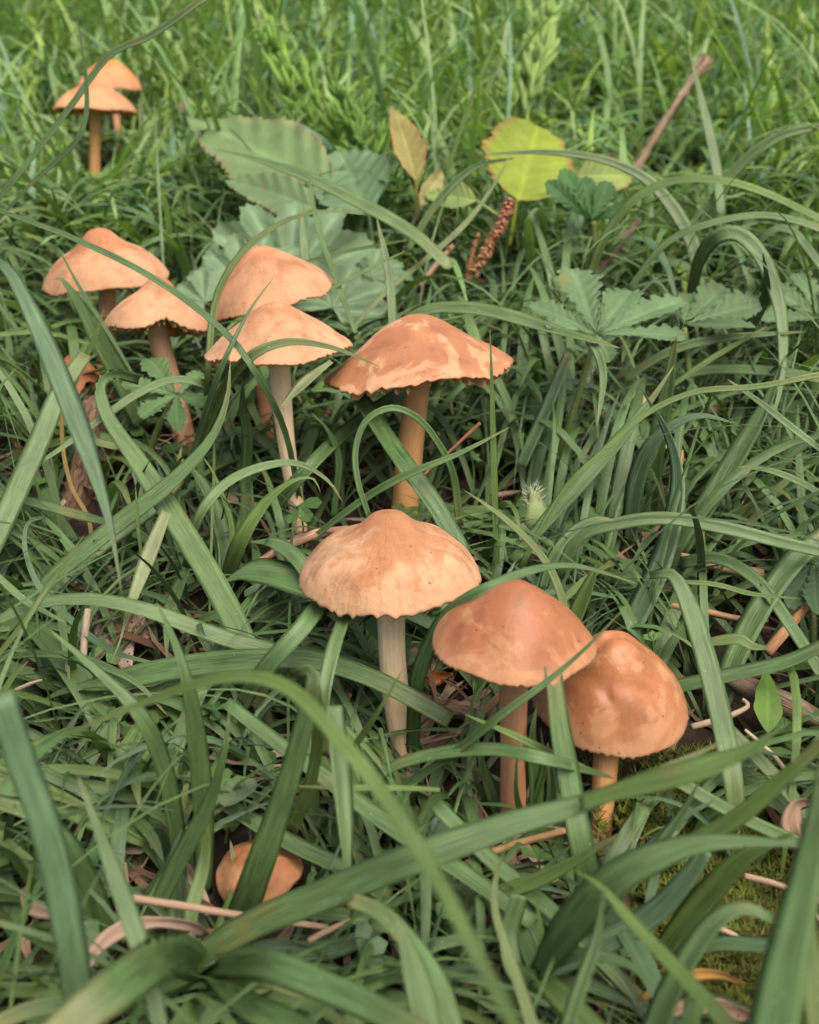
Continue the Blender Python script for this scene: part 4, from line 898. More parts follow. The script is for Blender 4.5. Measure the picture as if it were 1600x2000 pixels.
feathery('feathery green herb left of centre top, stem leaning left', [(725, 400, 54), (680, 320), (620, 240), (560, 160), (505, 70, 60)], 17, 105, 11, (.17, .31, .05), 2, spread=.5, up=.7)
feathery('tall pale feathery herb at the top right of centre', [(1020, 300, 58), (1035, 200), (1050, 120), (1066, 40, 62)], 18, 95, 11, (.24, .36, .10), 5, spread=.4, up=1.0)
feathery('shorter feathery shoot left of the tall pale one', [(985, 300, 57), (992, 220), (1000, 150, 58)], 7, 70, 10, (.18, .30, .06), 8, spread=.4, up=1.)
feathery('dark feathery herb right of the tall pale one', [(1210, 330, 66), (1202, 220), (1190, 130), (1180, 60, 70)], 13, 80, 13, (.11, .22, .05), 11, spread=.5, up=.9)
feathery('bushy green herb behind the narrow reddish leaf', [(770, 400, 51), (720, 330), (690, 260), (668, 195, 54)], 12, 90, 11, (.12, .24, .04), 14)
feathery('low feathery herb under the ribbon blade', [(850, 440, 49), (800, 380), (760, 330, 51)], 8, 80, 8, (.10, .19, .04), 17)

# hairy bud
B = P(1045, 1045, 34); bud = thing('hairy_bud', B, 'pale hairy pointed bud behind the central cap and blades', 'bud')
W = spline(np.array([P(1050, 1045, 34), P(1048, 1010, 33.8), P(1042, 975, 33.8), P(1036, 950, 33.8)]), 12)
build('bud_scale', Mesh().add(*tube(W, np.array([.12, .26, .34, .38, .36, .33, .28, .23, .17, .12, .07, .03]), 12, flute=.12, c=(.22, .29, .12))), M_HERB, bud, B)
rs = np.random.RandomState(4); pp = []; nn_ = []
for k in range(240):
    i = rs.randint(1, 11); dd = unit(rs.randn(3)); pp.append(W[i] + dd * .2); nn_.append(dd + np.array([0, 0, .8]))
build('hairs', hairs(pp, nn_, .26, (.62, .64, .5), 4), M_HERB, bud, B)['kind'] = 'stuff'

# brown dry seed head
def seed_head(label, pts, w, n, c1, c2, seed):
    W, d = px_path(pts); W = spline(W, 40); B = W[0]; r = thing('dry_seed_head', B, label, 'seed head')
    build('stem', Mesh().add(*tube(W, .07, 6, c=(.3, .15, .08))), M_STRAW, r, B)
    rs = np.random.RandomState(seed); R = w * np.mean(d) / F / 2
    for k in range(n):
        t = k / n; i = min(int(t * 39), 38); q = W[i]; T = unit(W[i + 1] - W[i]); sd = unit(np.cross(T, rs.randn(3)))
        D = unit(sd * .8 + T * .7); ll = R * (.6 + .6 * rs.rand()); s = np.cross(D, T); s = unit(s) * ll * .26
        n_ = np.cross(D, s); n_ = unit(n_) * ll * .12
        c = np.array(c1) * (1 - t) + np.array(c2) * t; c = c * rs.uniform(.6, 1.25)
        a = q; b = q + D * ll * .5; e = q + D * ll
        build('bract', Mesh().add([a, b + s, e, b - s, b + n_, b - n_], [(0, 1, 4), (1, 2, 4), (2, 3, 4), (3, 0, 4), (1, 0, 5), (2, 1, 5), (3, 2, 5), (0, 3, 5)], [(.2, 0), (.3, .5), (.5, 1), (.8, .5), (.5, .5), (.5, .5)], c), M_STRAW, r, B, smooth=False)
seed_head('curled brown dry seed head hanging below the yellow bramble leaf', [(996, 388, 45.5), (985, 430), (955, 480), (925, 535, 44)], 40, 230, (.55, .27, .19), (.42, .28, .13), 3)
seed_head('smaller dry seed spike hanging left of the curled brown one', [(935, 455, 46), (922, 500), (912, 545, 45.5)], 26, 50, (.30, .20, .08), (.28, .2, .09), 6)

# ------------------------------------------------------------------ wood, sticks, straw, litter
def stick(name, label, pts, w, col, cat, mat=M_STRAW, ns=9, flute=.12, kinks=0, group=None, broken=False, seed=0):
    W, d = px_path(pts); W = spline(W, 26); B = W[0]
    if np.isscalar(w): w = [w, w]
    r = np.interp(np.linspace(0, 1, 26), np.linspace(0, 1, len(w)), w) * np.mean(d) / F / 2
    rs = np.random.RandomState(int(pts[0][0]) % 1000 + seed)
    r = r * (1 + kinks * rs.randn(26)); r = np.abs(r)
    v, f, u, c = tube(W, r, ns, flute=flute, seed=rs.rand() * 6, c=col)
    if broken: v = v + rs.randn(*v.shape) * np.mean(r) * .12
    o = build(name, Mesh().add(v, f, u, col), mat, None, B); tag(o, label, cat, group); return o
WB = (.40, .31, .22)
stick('wood_bark', 'weathered brown piece of bark wood standing under the torn orange mushroom', [(176, 775, 37.5), (172, 850), (160, 930), (140, 1000), (130, 1055, 36.5)], [24, 48, 60, 56, 24], (.34, .24, .17), 'bark', M_WOOD, ns=12, flute=.16, kinks=.04, broken=True)
stick('wood_bark', 'second splinter of bark behind the brown piece', [(196, 810, 38.5), (198, 900), (190, 990, 38)], [24, 46, 20], (.26, .15, .10), 'bark', M_WOOD, ns=10, flute=.2, broken=True)
stick('dry_stick', 'peeling brown stick leaning up to the right in the far grass', [(1235, 345, 56), (1275, 275), (1330, 190), (1378, 118, 60)], [22, 18, 17, 24], (.36, .31, .22), 'stick', M_WOOD, flute=.28, kinks=.16, broken=True)
stick('dry_stick', 'dark thin twig end beyond the peeling stick', [(1420, 130, 74), (1460, 90), (1515, 40, 80)], [14, 16, 14], (.3, .14, .1), 'stick', M_WOOD)
stick('dry_stick', 'lower end of a broken brown stick behind the star leaf', [(1150, 560, 46), (1200, 490), (1250, 430, 47)], [14, 16, 12], (.27, .22, .16), 'stick', M_WOOD, broken=True)
stick('dry_straw', 'jointed pinkish straw lying across the bottom left tuft', [(248, 1753, 21.5), (360, 1770), (470, 1788, 22.5), (640, 1812, 23)], [15, 15, 15, 12], (.40, .31, .22), 'straw', flute=.03)
stick('dry_straw', 'short cut straw end at the bottom centre', [(602, 1838, 21.3), (640, 1818), (684, 1798, 21.6)], [12, 12, 8], (.42, .32, .23), 'straw', flute=.03)
stick('dry_straw', 'tan jointed straw lying below the rusty stem', [(905, 1690, 24.5), (960, 1665), (1020, 1645), (1105, 1622, 24.5)], [14, 15, 14, 12], (.46, .31, .16), 'straw', flute=.03)
stick('dry_straw', 'brown straw lying from the cream stem foot towards the central cap', [(500, 1100, 33), (560, 1068), (610, 1045), (680, 1030, 33)], [10, 18, 20, 8], (.50, .33, .24), 'straw')
stick('dry_straw', 'thin reddish twig across the ochre stem', [(825, 930, 34), (880, 880), (938, 826, 34)], [5, 6, 7], (.32, .14, .09), 'twig', flute=.03)
stick('dry_straw', 'pale straw lying behind the cone capped mushroom', [(820, 1360, 28.5), (860, 1380), (940, 1392), (1000, 1400, 28.5)], [20, 40, 44, 30], (.46, .34, .26), 'straw', M_WOOD, flute=.2, broken=True)
stick('dry_straw', 'brown flat straw below the level striped blade at the right', [(1498, 1275, 30), (1540, 1225), (1575, 1180), (1590, 1140, 30.5)], [22, 22, 18, 12], (.46, .26, .15), 'straw')
stick('dry_straw', 'tan straw lying right of the drooping blade', [(1310, 1182, 31), (1380, 1195), (1440, 1208), (1500, 1212, 31)], [10, 14, 12, 8], (.50, .32, .19), 'straw')
stick('dry_straw', 'pinkish straw fragment above the thin olive blade', [(1330, 1085, 32.5), (1400, 1105), (1490, 1122, 32.5)], [12, 24, 20], (.38, .28, .20), 'straw')
stick('dry_straw', 'pale curled straw right of the glossy orange cap', [(1350, 1420, 27.5), (1420, 1400), (1460, 1380), (1450, 1365, 28)], [12, 14, 12, 8], (.40, .33, .25), 'straw')
stick('dry_straw', 'grey brown dead blade under the oval leaf', [(1415, 1320, 29), (1480, 1350), (1550, 1380), (1620, 1420, 28)], [26, 46, 46, 30], (.42, .34, .27), 'straw', M_WOOD, flute=.1)
stick('dry_straw', 'white thin straw at the right above the moss', [(1455, 1425, 26.5), (1500, 1465), (1530, 1500), (1560, 1560, 26)], [6, 9, 10, 7], (.50, .44, .35), 'straw', flute=.03)
stick('dry_straw', 'pale straw lying on the moss', [(1360, 1792, 23.5), (1410, 1815), (1460, 1838, 23.5)], [11, 12, 8], (.46, .38, .29), 'straw', flute=.05)
stick('dry_straw', 'pair of pale straws above the moss at the right edge', [(1455, 1710, 24.5), (1520, 1728), (1600, 1760, 24)], [12, 14, 12], (.42, .33, .24), 'straw', flute=.2)
stick('dry_straw', 'white straw lying upright under the lower left arch', [(163, 1290, 29), (166, 1240), (172, 1190, 29.5)], [14, 16, 13], (.42, .37, .29), 'straw', flute=.05)
stick('dry_straw', 'pale thin straw at the left edge under the arch', [(20, 1352, 28.5), (60, 1335), (88, 1326, 28.5)], [6, 8, 3], (.42, .37, .29), 'straw', flute=.05)
stick('dry_straw', 'tan dead blade lying among blades at upper right of centre', [(820, 560, 45), (850, 520), (885, 480, 46)], [9, 12, 9], (.32, .22, .15), 'straw')

def curled(name, label, pts, w, col, cat='dead leaf', mat=None, roll=(30, -60)):
    W, d = px_path(pts)
    ww = np.array(w if not np.isscalar(w) else [w, w]) * np.mean(d) / F
    o = build(name, Mesh().add(*blade_geo(W, ww, roll, keel=.5, thick=.02, col=np.array(col), tip=0, basefade=0, seg=24)), mat or M_STRAW, None, W[0])
    return tag(o, label, cat)
curled('dry_leaf', 'pale pinkish curled dry blade beside the broken blue blade at bottom left', [(168, 1895, 20.5), (190, 1850), (240, 1815), (310, 1802), (380, 1815), (402, 1835, 22)], [16, 30, 34, 24, 34, 46], (.40, .31, .25))
curled('dry_leaf', 'grey curled dead blade at the left edge near the bottom', [(48, 1735, 23), (60, 1770), (110, 1785), (140, 1760, 23)], [20, 30, 26, 14], (.42, .32, .27))
curled('dry_leaf', 'second curled dead blade below it', [(60, 1880, 22.5), (50, 1840), (70, 1800), (60, 1760, 23.5)], [14, 20, 16, 8], (.42, .30, .24))
curled('dry_leaf', 'speckled grey dead leaf on the ground under the lower left arch', [(250, 1310, 31), (232, 1260), (205, 1215), (190, 1180, 32)], [18, 60, 66, 30], (.40, .33, .29), mat=M_DEAD, roll=(10, -20))
curled('dry_leaf', 'second speckled leaf half behind it', [(285, 1250, 31.5), (262, 1215), (250, 1170, 32)], [20, 48, 30], (.38, .28, .22), mat=M_DEAD, roll=(-20, 20))
curled('dry_leaf', 'curled brown dead leaf between the two moss patches', [(1560, 1650, 24), (1545, 1610), (1560, 1575), (1590, 1570, 24.5)], [20, 40, 34, 20], (.30, .22, .16))
curled('dry_leaf', 'orange brown leaf scrap behind the cream stem foot', [(830, 1340, 29), (850, 1325), (885, 1318, 29)], [14, 34, 12], (.55, .22, .08))
curled('dry_leaf', 'dark brown dead leaf right of the cone capped stem foot', [(820, 1470, 28), (870, 1455), (925, 1450, 28)], [20, 50, 40], (.24, .16, .12), mat=M_DEAD)
curled('dry_leaf', 'orange green dead blade low at the right bottom', [(1250, 1950, 21), (1330, 1910), (1400, 1905), (1455, 1925, 21)], [10, 26, 24, 14], (.42, .26, .08))
curled('dry_leaf', 'broad pinkish dead leaf at the bottom edge right of centre', [(1300, 1975, 21.5), (1380, 1965), (1450, 1985), (1500, 2010, 21.5)], [20, 44, 46, 30], (.40, .28, .22), mat=M_DEAD)

# far blurred scraps, one pink petal and a pebble
def blob(name, label, px, py, d, w, h, col, cat):
    C = P(px, py, d); m = Mesh(); n, k = 9, 14; a = w * d / F / 2; b = h * d / F / 2; rs = np.random.RandomState(int(px))
    V = []
    for i in range(n):
        th = math.pi * i / (n - 1)
        for j in range(k):
            ph = 2 * math.pi * j / k; q = 1 + .12 * math.sin(3 * ph + px) * math.sin(2 * th)
            V.append(C + np.array([a * math.sin(th) * math.cos(ph) * q, a * .5 * math.sin(th) * math.sin(ph) * q, b * math.cos(th) + .25 * a * math.sin(th) * math.cos(ph)]))
    m.add(V, grid_faces(n, k, True), np.random.rand(n * k, 2) * 0 + .5, col)
    o = build(name, m, M_STRAW, None, C); return tag(o, label, cat)
blob('flower_petal', 'small pink petal in the far grass beside the large serrated leaf', 362, 205, 56, 22, 30, (.85, .55, .55), 'petal')
blob('fallen_scrap', 'small orange scrap in the far grass at top centre', 920, 137, 76, 26, 26, (.85, .30, .14), 'petal')
blob('fallen_scrap', 'yellow scrap below the orange one in the far grass', 904, 214, 70, 16, 46, (.80, .55, .14), 'petal')
blob('fallen_scrap', 'orange brown scrap in the grass at the far top right', 1530, 66, 84, 30, 30, (.50, .18, .08), 'petal')
blob('pebble', 'pinkish pebble at the top edge of the photo, right of centre', 915, 8, 95, 70, 16, (.55, .38, .32), 'stone')

# ------------------------------------------------------------------ ground sheet
def ground_sheet():
    xs = np.concatenate([-np.geomspace(3000, 70, 18), np.linspace(-60, 60, 121), np.geomspace(70, 3000, 18)])
    ys = np.concatenate([-np.geomspace(600, 12, 10), np.linspace(-8, 120, 129), np.geomspace(126, 6000, 34)])
    X, Y = np.meshgrid(xs, ys); rs = np.random.RandomState(1)
    near = np.exp(-np.maximum(0, np.abs(Y - 40) - 60) / 30.)
    Z = ground_z(X, Y) + near * (rs.randn(*X.shape) * .16) - .1
    V = np.stack([X, Y, Z], -1).reshape(-1, 3)
    m = Mesh().add(V, grid_faces(len(ys), len(xs)), np.stack([X, Y], -1).reshape(-1, 2) * .1)
    return tag(build('ground', m, M_GROUND), kind='structure')

def ground_mat():
    m, N, L = new_mat('soil_and_distant_lawn')
    tc = nd(N, 'ShaderNodeTexCoord'); sp = N.new('ShaderNodeSeparateXYZ'); L.new(tc.outputs['Object'], sp.inputs[0])
    n1 = nd(N, 'ShaderNodeTexNoise', i_Scale=110., i_Detail=8., i_Roughness=.7); L.new(tc.outputs['Object'], n1.inputs['Vector'])
    r = ramp(N, [(.35, (.012, .009, .007)), (.7, (.065, .045, .030))]); L.new(n1.outputs[0], r.inputs[0])
    n2 = nd(N, 'ShaderNodeTexNoise', i_Scale=9., i_Detail=8., i_Roughness=.75); L.new(tc.outputs['Object'], n2.inputs['Vector'])
    r2 = ramp(N, [(.3, (.035, .075, .02)), (.7, (.09, .15, .05))]); L.new(n2.outputs[0], r2.inputs[0])
    dist = math_n(N, L, 'MULTIPLY', math_n(N, L, 'SUBTRACT', sp.outputs[1], 1.3), 2.)
    cl = nd(N, 'ShaderNodeClamp'); L.new(dist, cl.inputs[0])
    ax = math_n(N, L, 'MULTIPLY', math_n(N, L, 'SUBTRACT', math_n(N, L, 'ABSOLUTE', sp.outputs[0]), .7), 2.); cl2 = nd(N, 'ShaderNodeClamp'); L.new(ax, cl2.inputs[0])
    c = mixc(N, L, math_n(N, L, 'MAXIMUM', cl.outputs[0], cl2.outputs[0]), r.outputs[0], r2.outputs[0])
    bp = nd(N, 'ShaderNodeBump', i_Strength=1., i_Distance=.004); L.new(n1.outputs[0], bp.inputs['Height'])
    bs = N.new('ShaderNodeBsdfPrincipled'); L.new(c, bs.inputs['Base Color']); bs.inputs['Roughness'].default_value = .95
    bs.inputs['Specular IOR Level'].default_value = .2; L.new(bp.outputs[0], bs.inputs['Normal'])
    out = N.new('ShaderNodeOutputMaterial'); L.new(bs.outputs[0], out.inputs[0]); return m
M_GROUND = ground_mat(); ground_sheet()

# ------------------------------------------------------------------ filler grass, kept clear of the mushrooms
# boxes in the photo that must stay open down to a depth: x0, x1, y0, y1, depth
KEEP = [(575, 950, 985, 1225, 30), (735, 830, 1200, 1400, 28.5), (835, 1175, 1125, 1365, 27.5), (1035, 1350, 1225, 1490, 28.5), (1140, 1215, 1470, 1610, 27),
        (965, 1030, 1340, 1560, 27.5), (625, 1008, 605, 780, 38), (755, 835, 760, 960, 36.5), (395, 695, 580, 725, 37), (500, 610, 715, 900, 36),
        (405, 658, 472, 640, 41), (190, 420, 532, 670, 40.5), (300, 385, 650, 860, 38.5), (75, 335, 438, 592, 43.5), (95, 285, 110, 240, 64), (160, 205, 230, 330, 61),
        (410, 600, 1625, 1770, 26.5), (1030, 1345, 510, 695, 36.5), (1335, 1485, 530, 645, 38), (950, 1250, 235, 400, 49), (360, 640, 195, 320, 50),
        (345, 750, 365, 610, 48), (765, 830, 185, 345, 50), (1235, 1395, 100, 330, 60), (1470, 1530, 1300, 1430, 28.5), (125, 200, 800, 1030, 36.3),
        (905, 1010, 380, 545, 46), (490, 700, 60, 300, 54), (1000, 1110, 20, 240, 58), (1160, 1225, 70, 230, 60), (100, 280, 690, 770, 39),
        (1290, 1600, 1560, 1940, 25.0), (600, 760, 790, 1010, 36.2), (830, 1000, 790, 980, 36.8), (190, 330, 1180, 1330, 31), (1380, 1600, 1110, 1290, 31.5), (1350, 1480, 1290, 1440, 29), (380, 470, 1150, 1190, 33), (880, 1300, 1380, 1640, 24), (1060, 1240, 320, 440, 45)]
HP = np.vstack([pix(h) for h in HERO])
hgrid = {}
for x, y, d in HP:
    for ax in (-1, 0, 1):
        for ay in (-1, 0, 1):
            k = (int(x // 16) + ax, int(y // 16) + ay); hgrid[k] = max(hgrid.get(k, 0), d)
for h in HERO:                      # denser sampling of the traced runs
    for x, y, d in pix(spline(h, 60)):
        k = (int(x // 16), int(y // 16)); hgrid[k] = max(hgrid.get(k, 0), d)

def clear(Q, hero=True):
    q = pix(Q)
    for x0, x1, y0, y1, dd in KEEP:
        if np.any((q[:, 0] > x0) & (q[:, 0] < x1) & (q[:, 1] > y0) & (q[:, 1] < y1) & (q[:, 2] < dd)): return False
    if hero:
        bad = sum(1 for x, y, d in q if hgrid.get((int(x // 16), int(y // 16)), 0) > d + .3)
        if bad > 0: return False
    return True

def arc_path(x, y, az, L, lean, droop, n=9, wob=0.):
    """a blade rising from the lawn, leaning and drooping under its weight"""
    z = float(ground_z(x, y)) - .1; p = np.array([x, y, z]); el = math.pi / 2 - lean; out = [p]; a = az
    for i in range(n - 1):
        st = L / (n - 1); p = p + st * np.array([math.cos(a) * math.cos(el), math.sin(a) * math.cos(el), math.sin(el)])
        out.append(p); el -= droop / (n - 1) * (1.3 if i > 1 else .6); a += wob / n
    out = np.array(out); gz = ground_z(out[:, 0], out[:, 1]) + .12
    out[1:, 2] = np.maximum(out[1:, 2], gz[1:])
    return out

def ribbon(path, w, az, col, keel=.25, tipdark=0, roll=0., basef=.45):
    """open V-shaped blade for filler, oriented by its own azimuth"""
    n = len(path); T = unit(np.gradient(path, axis=0))
    s = np.array([-math.sin(az), math.cos(az), 0.]); s = unit(s + np.array([0, 0, roll])); s = unit(s - T * (T @ s)[:, None])
    nn = np.cross(s, T); v = np.linspace(0, 1, n)
    hw = (w / 2 * (.7 + .3 * np.clip(v / .3, 0, 1)) * np.clip((1.01 - v) / .45, 0, 1) ** .65)[:, None]
    V = np.stack([path - s * hw, path - nn * keel * hw, path + s * hw], 1).reshape(-1, 3)
    uv = np.stack(np.broadcast_arrays(np.array([0, .5, 1.])[None], (v * 1.5)[:, None]), -1).reshape(-1, 2)
    k = np.clip(1 - v / .5, 0, 1)[:, None] * basef
    c = np.array(col) * (1 - k) + np.array(BASEC) * .7 * k
    if tipdark: kt = np.clip((v - .75) / .25, 0, 1)[:, None] * tipdark; c = c * (1 - kt) + np.array((.40, .29, .13)) * kt
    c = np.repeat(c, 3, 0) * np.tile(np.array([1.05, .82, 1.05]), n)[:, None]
    return V, grid_faces(n, 3), uv, c

def pick_col(r):
    q = r.random(); b = CG['g'] if q < .40 else CG['p'] if q < .58 else CG['d'] if q < .75 else CG['b'] if q < .86 else CG['y'] if q < .95 else CG['o']
    return np.array(b) * r.uniform(.8, 1.15)

LAND = [((762, 1450), 'the central pale mushroom'), ((1000, 1620), 'the cone capped mushroom'), ((1180, 1640), 'the thick yellow stem'),
        ((785, 1000), 'the thick ochre stem'), ((590, 1000), 'the slim cream stem'), ((370, 880), 'the notched mushroom'),
        ((150, 1000), 'the bark piece'), ((50, 1400), 'the broken blue blade'), ((505, 1750), 'the small button mushroom'),
        ((1160, 700), 'the large hairy star leaf'), ((1500, 750), 'the tall pale hoop of grass'), ((1500, 1400), 'the oval leaf'), ((1400, 1100), 'the long right hand arch'),
        ((1450, 1800), 'the moss patch'), ((1050, 1900), 'the bright bottom tuft'), ((950, 540), 'the brown seed head'), ((960, 800), 'the low shaded leaf'),
        ((1300, 430), 'the peeling brown stick'), ((550, 600), 'the grey lobed leaves'), ((200, 580), 'the broad domed mushroom'), ((250, 1200), 'the dry hanging blade'),
        ((260, 1520), 'the small bright toothed leaf'), ((400, 1900), 'the bright bottom left tuft'), ((1530, 1020), 'the small shaded edge leaf')]
r = random.Random(21); ntuft = 0; made = []
att = 0
while ntuft < 290 and att < 6000:
    att += 1
    py = r.uniform(430, 2120); px = r.uniform(-120, 1720)
    d = 22.05 / (.600 - .844 * (1000 - py) / F) if py < 2050 else 22.5
    if py > 1480 and r.random() < .45: continue
    p = P(px, py, d); x, y = p[0], p[1]
    if any((x - a) ** 2 + (y - b) ** 2 < (.75 + .012 * y) ** 2 for a, b in made): continue
    bl = []
    for k in range(r.randint(5, 8)):
        for tr in range(7):
            az = r.uniform(0, 2 * math.pi); L = r.uniform(5, 12) * (.85 if tr > 2 else 1) * (.75 if tr > 4 else 1); w = r.uniform(.18, .42) if r.random() < .72 else r.uniform(.06, .13)
            pa = arc_path(x + r.uniform(-.25, .25), y + r.uniform(-.25, .25), az, L, r.uniform(.15, 1.0), r.uniform(.9, 2.3), n=11, wob=r.uniform(-.6, .6))
            if clear(spline(pa, 30), True): bl.append((pa, w, az)); break
    if len(bl) < 2: continue
    made.append((x, y)); ntuft += 1
    q = pix(np.array([[x, y, float(ground_z(x, y))]]))[0]
    lx, lt = min(LAND, key=lambda t: (t[0][0] - q[0]) ** 2 + (t[0][1] - q[1]) ** 2)
    ddx, ddy = q[0] - lx[0], q[1] - lx[1]; far = 'just' if math.hypot(ddx, ddy) < 110 else 'well'
    dr = ('left of' if ddx < 0 else 'right of') if abs(ddx) > abs(ddy) else ('behind' if ddy < 0 else 'in front of')
    nb = {2: 'two', 3: 'three', 4: 'four', 5: 'five', 6: 'six', 7: 'seven', 8: 'eight'}[len(bl)]
    wd = ('narrow' if np.mean([b[1] for b in bl]) < .27 else 'broad') + (' long' if np.mean([np.linalg.norm(b[0][-1] - b[0][0]) for b in bl]) > 4.2 else ' short')
    lb = f"tuft of {nb} {wd} blades {far} {dr} {lt}"
    O = np.array([x, y, float(ground_z(x, y))])
    root = thing('grass_tuft', O, lb, 'grass tuft', 'grass tufts between the mushrooms')
    for pa, w, az in bl:
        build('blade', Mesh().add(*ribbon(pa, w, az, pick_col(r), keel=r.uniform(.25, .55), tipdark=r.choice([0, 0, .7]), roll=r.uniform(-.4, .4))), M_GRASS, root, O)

# understorey: short blades and shoots covering the soil, one mass
def mass(name, n, region, Lr, wr, seg, mat, seed, colf=pick_col, leanr=(.1, 1.1), droopr=(.5, 2.2), hero=False, per=1, keepc=True, basef=.45):
    r = random.Random(seed); m = Mesh(); V = []; Fc = []; uv = []; cc = []; off = 0
    made = 0; a = 0
    while made < n and a < n * 4:
        a += 1
        x, y = region(r)
        az = r.uniform(0, 2 * math.pi); pa = arc_path(x, y, az, r.uniform(*Lr), r.uniform(*leanr), r.uniform(*droopr), n=seg, wob=r.uniform(-.5, .5))
        if keepc and not clear(pa, hero): continue
        v, f, u, c = ribbon(pa, r.uniform(*wr), az, colf(r), roll=r.uniform(-.4, .4), basef=basef)
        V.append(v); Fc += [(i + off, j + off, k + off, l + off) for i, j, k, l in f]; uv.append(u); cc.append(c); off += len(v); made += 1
    m.V = V; m.Fc = Fc; m.uv = uv; m.c = cc
    return tag(build(name, m, mat), kind='stuff')

def near_region(r):
    y = r.uniform(15, 58) ** 1; hw = 8 + y * .36
    return r.uniform(-hw, hw), y
def mid_region(r):
    y = r.uniform(50, 115); return r.uniform(-1, 1) * (y * .42 + 4), y
def far_region(r):
    y = 105 + 160 * r.random() ** 1.5; return r.uniform(-1, 1) * (y * .6), y
def thin_col(r): return np.array(r.choice([CG['g'], CG['y'], CG['d'], CG['p'], CG['k']])) * r.uniform(.8, 1.2)
def under_col(r): return np.array(r.choice([CG['d'], CG['k'], CG['d'], CG['k'], CG['k']])) * r.uniform(.6, 1.0)  # darkened greens: the shade of the gaps is put into the colour
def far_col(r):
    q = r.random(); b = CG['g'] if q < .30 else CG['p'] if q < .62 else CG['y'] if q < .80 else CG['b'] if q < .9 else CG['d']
    return np.array(b) * r.uniform(1.25, 2.0)  # same greens lightened, so distance haze and brightness sit in the colour
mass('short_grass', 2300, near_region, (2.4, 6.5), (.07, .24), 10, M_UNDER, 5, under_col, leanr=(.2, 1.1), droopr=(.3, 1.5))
mass('fine_grass', 1300, near_region, (4, 10), (.04, .11), 9, M_GRASS, 6, thin_col, leanr=(.3, 1.3), hero=True)
mass('fine_grass', 260, near_region, (8, 16), (.05, .12), 14, M_GRASS, 16, thin_col, leanr=(.2, 1.0), droopr=(.6, 1.8))
mass('lawn_grass', 13000, mid_region, (3, 8.5), (.12, .38), 8, M_FAR, 8, far_col)
mass('lawn_grass', 900, mid_region, (8, 15), (.14, .34), 10, M_FAR, 9, far_col, leanr=(.05, .5), droopr=(.3, 1.6))
mass('distant_grass', 9000, far_region, (4, 11), (.25, .6), 6, M_FAR, 10, far_col, keepc=False)

# straw litter on the soil
def litter():
    r = random.Random(31); m = Mesh()
    for k in range(1700):
        y = r.uniform(16, 60); x = r.uniform(-1, 1) * (7 + y * .36); az = r.uniform(0, 6.28); L = r.uniform(.8, 4.2)
        n = 5; t = np.linspace(0, L, n); bend = r.uniform(-.25, .25)
        pa = np.stack([x + np.cos(az + bend * t) * t, y + np.sin(az + bend * t) * t, t * 0], 1)
        lift = r.uniform(.05, .7); pa[:, 2] = ground_z(pa[:, 0], pa[:, 1]) + lift + t * r.uniform(-.08, .15)
        pa[:, 2] = np.maximum(pa[:, 2], ground_z(pa[:, 0], pa[:, 1]) + .08)
        if not clear(pa, False): continue
        c = np.array(r.choice([(.42, .33, .24), (.34, .24, .16), (.24, .16, .10), (.50, .42, .32), (.16, .10, .07)])) * r.uniform(.7, 1.05)
        m.add(*ribbon(pa, r.uniform(.06, .26), az, c, keel=r.uniform(-.4, .6), roll=r.uniform(-.6, .6), basef=0))
    return tag(build('straw_litter', m, M_STRAW), kind='stuff')
litter()

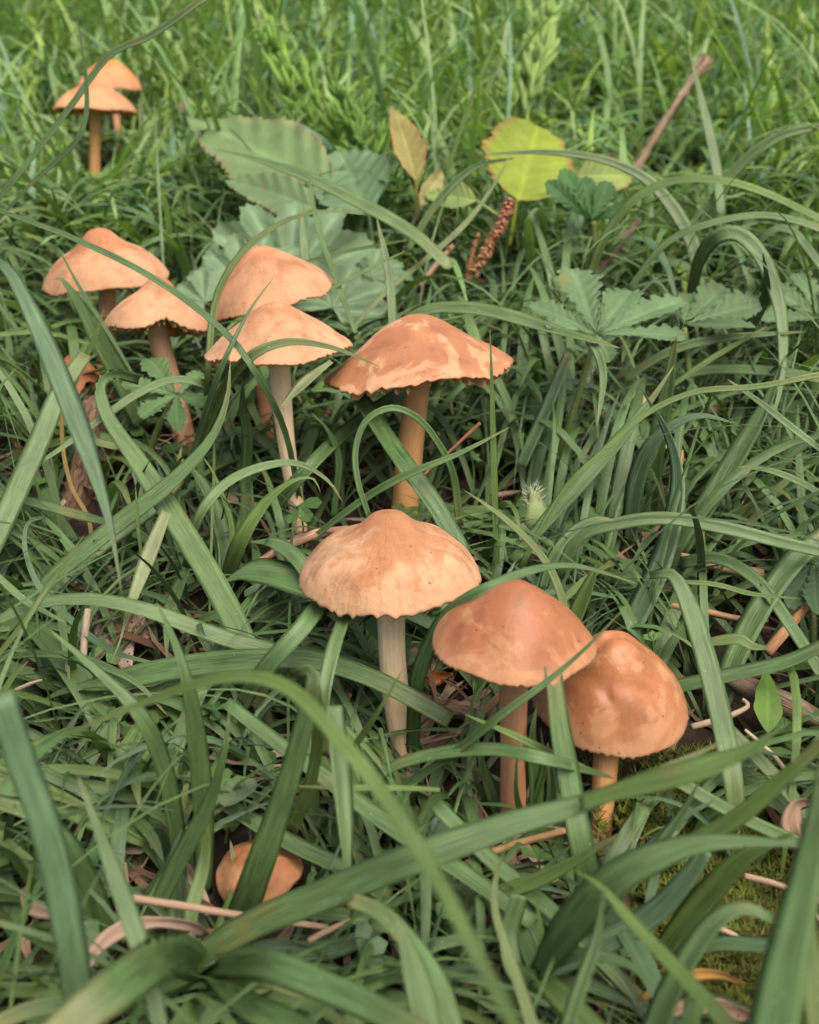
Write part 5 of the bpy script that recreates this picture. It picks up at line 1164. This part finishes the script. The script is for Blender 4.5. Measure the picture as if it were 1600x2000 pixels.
# small round and toothed leaves in the understorey
def leaflets():
    r = random.Random(41); m = Mesh()
    for k in range(750):
        y = r.uniform(17, 105); x = r.uniform(-1, 1) * (6 + y * .38); z = float(ground_z(x, y)); h = r.uniform(.3, 2.2)
        C = np.array([x, y, z + h]); R = r.uniform(.25, .75) * (1 if y < 55 else 1.5); nh = unit(np.array([r.uniform(-.6, .6), r.uniform(-.9, .3), 1])); az = r.uniform(0, 6.28)
        if not clear(C[None], False): continue
        u = unit(np.cross(nh, [math.cos(az), math.sin(az), .2])); s = np.cross(u, nh)
        lob = r.choice([3, 3, 5]); col = np.array(r.choice([CG['d'], CG['g'], (.06, .13, .04), (.10, .16, .08)])) * r.uniform(.7, 1.1)
        for q in range(lob):
            a = (q - (lob - 1) / 2) * r.uniform(.8, 1.1); D = u * math.cos(a) + s * math.sin(a); Sd = np.cross(D, nh)
            V = [C, C + D * R * .45 + Sd * R * .26 + nh * .03, C + D * R * .8 + Sd * R * .3, C + D * R * 1.05, C + D * R * .8 - Sd * R * .3, C + D * R * .45 - Sd * R * .26 + nh * .03, C + D * R * .5 - nh * .05 * R]
            m.add(V, [(0, 1, 6), (1, 2, 6), (2, 3, 6), (3, 4, 6), (4, 5, 6), (5, 0, 6)], [(.5, 0), (.2, .4), (.1, .8), (.5, 1), (.9, .8), (.8, .4), (.5, .5)], col)
        st = np.array([[x, y, z], (C + [x, y, z]) / 2 + [.1, .1, 0], C]); m.add(*tube(spline(st, 4), .03, 3, c=col))
    return tag(build('ground_leaves', m, M_HERB, smooth=False), kind='stuff')
leaflets()

def moss():
    r = random.Random(51); m = Mesh()
    for k in range(6500):
        px = r.gauss(1450, 120); py = r.uniform(1480, 2040)
        if k % 5 == 0: px = r.gauss(1350, 60); py = r.uniform(1560, 1640)
        p = P(px, py, GD(min(py, 2030))); x, y = p[0], p[1]; z = float(ground_z(x, y)); h = r.uniform(.15, .55)
        C = np.array([x, y, z + h]); col = np.array(r.choice([(.13, .16, .02), (.10, .14, .02), (.17, .18, .03), (.12, .09, .03)])) * r.uniform(.7, 1.2)
        for q in range(6):
            a = q * 1.05 + r.random(); D = np.array([math.cos(a), math.sin(a), r.uniform(.2, 1.2)]) * r.uniform(.14, .30); s = np.array([-math.sin(a), math.cos(a), 0]) * .03
            m.add([C - s, C + s, C + D], [(0, 1, 2)], [(.4, 0), (.6, 0), (.5, 1)], col)
        s = np.array([.02, 0, 0]); m.add([C - [0, 0, h] - s, C - [0, 0, h] + s, C], [(0, 1, 2)], c=col * .6)
    return tag(build('moss', m, M_MOSS, smooth=False), kind='stuff')
moss()
print('tufts', ntuft, 'attempts', att)
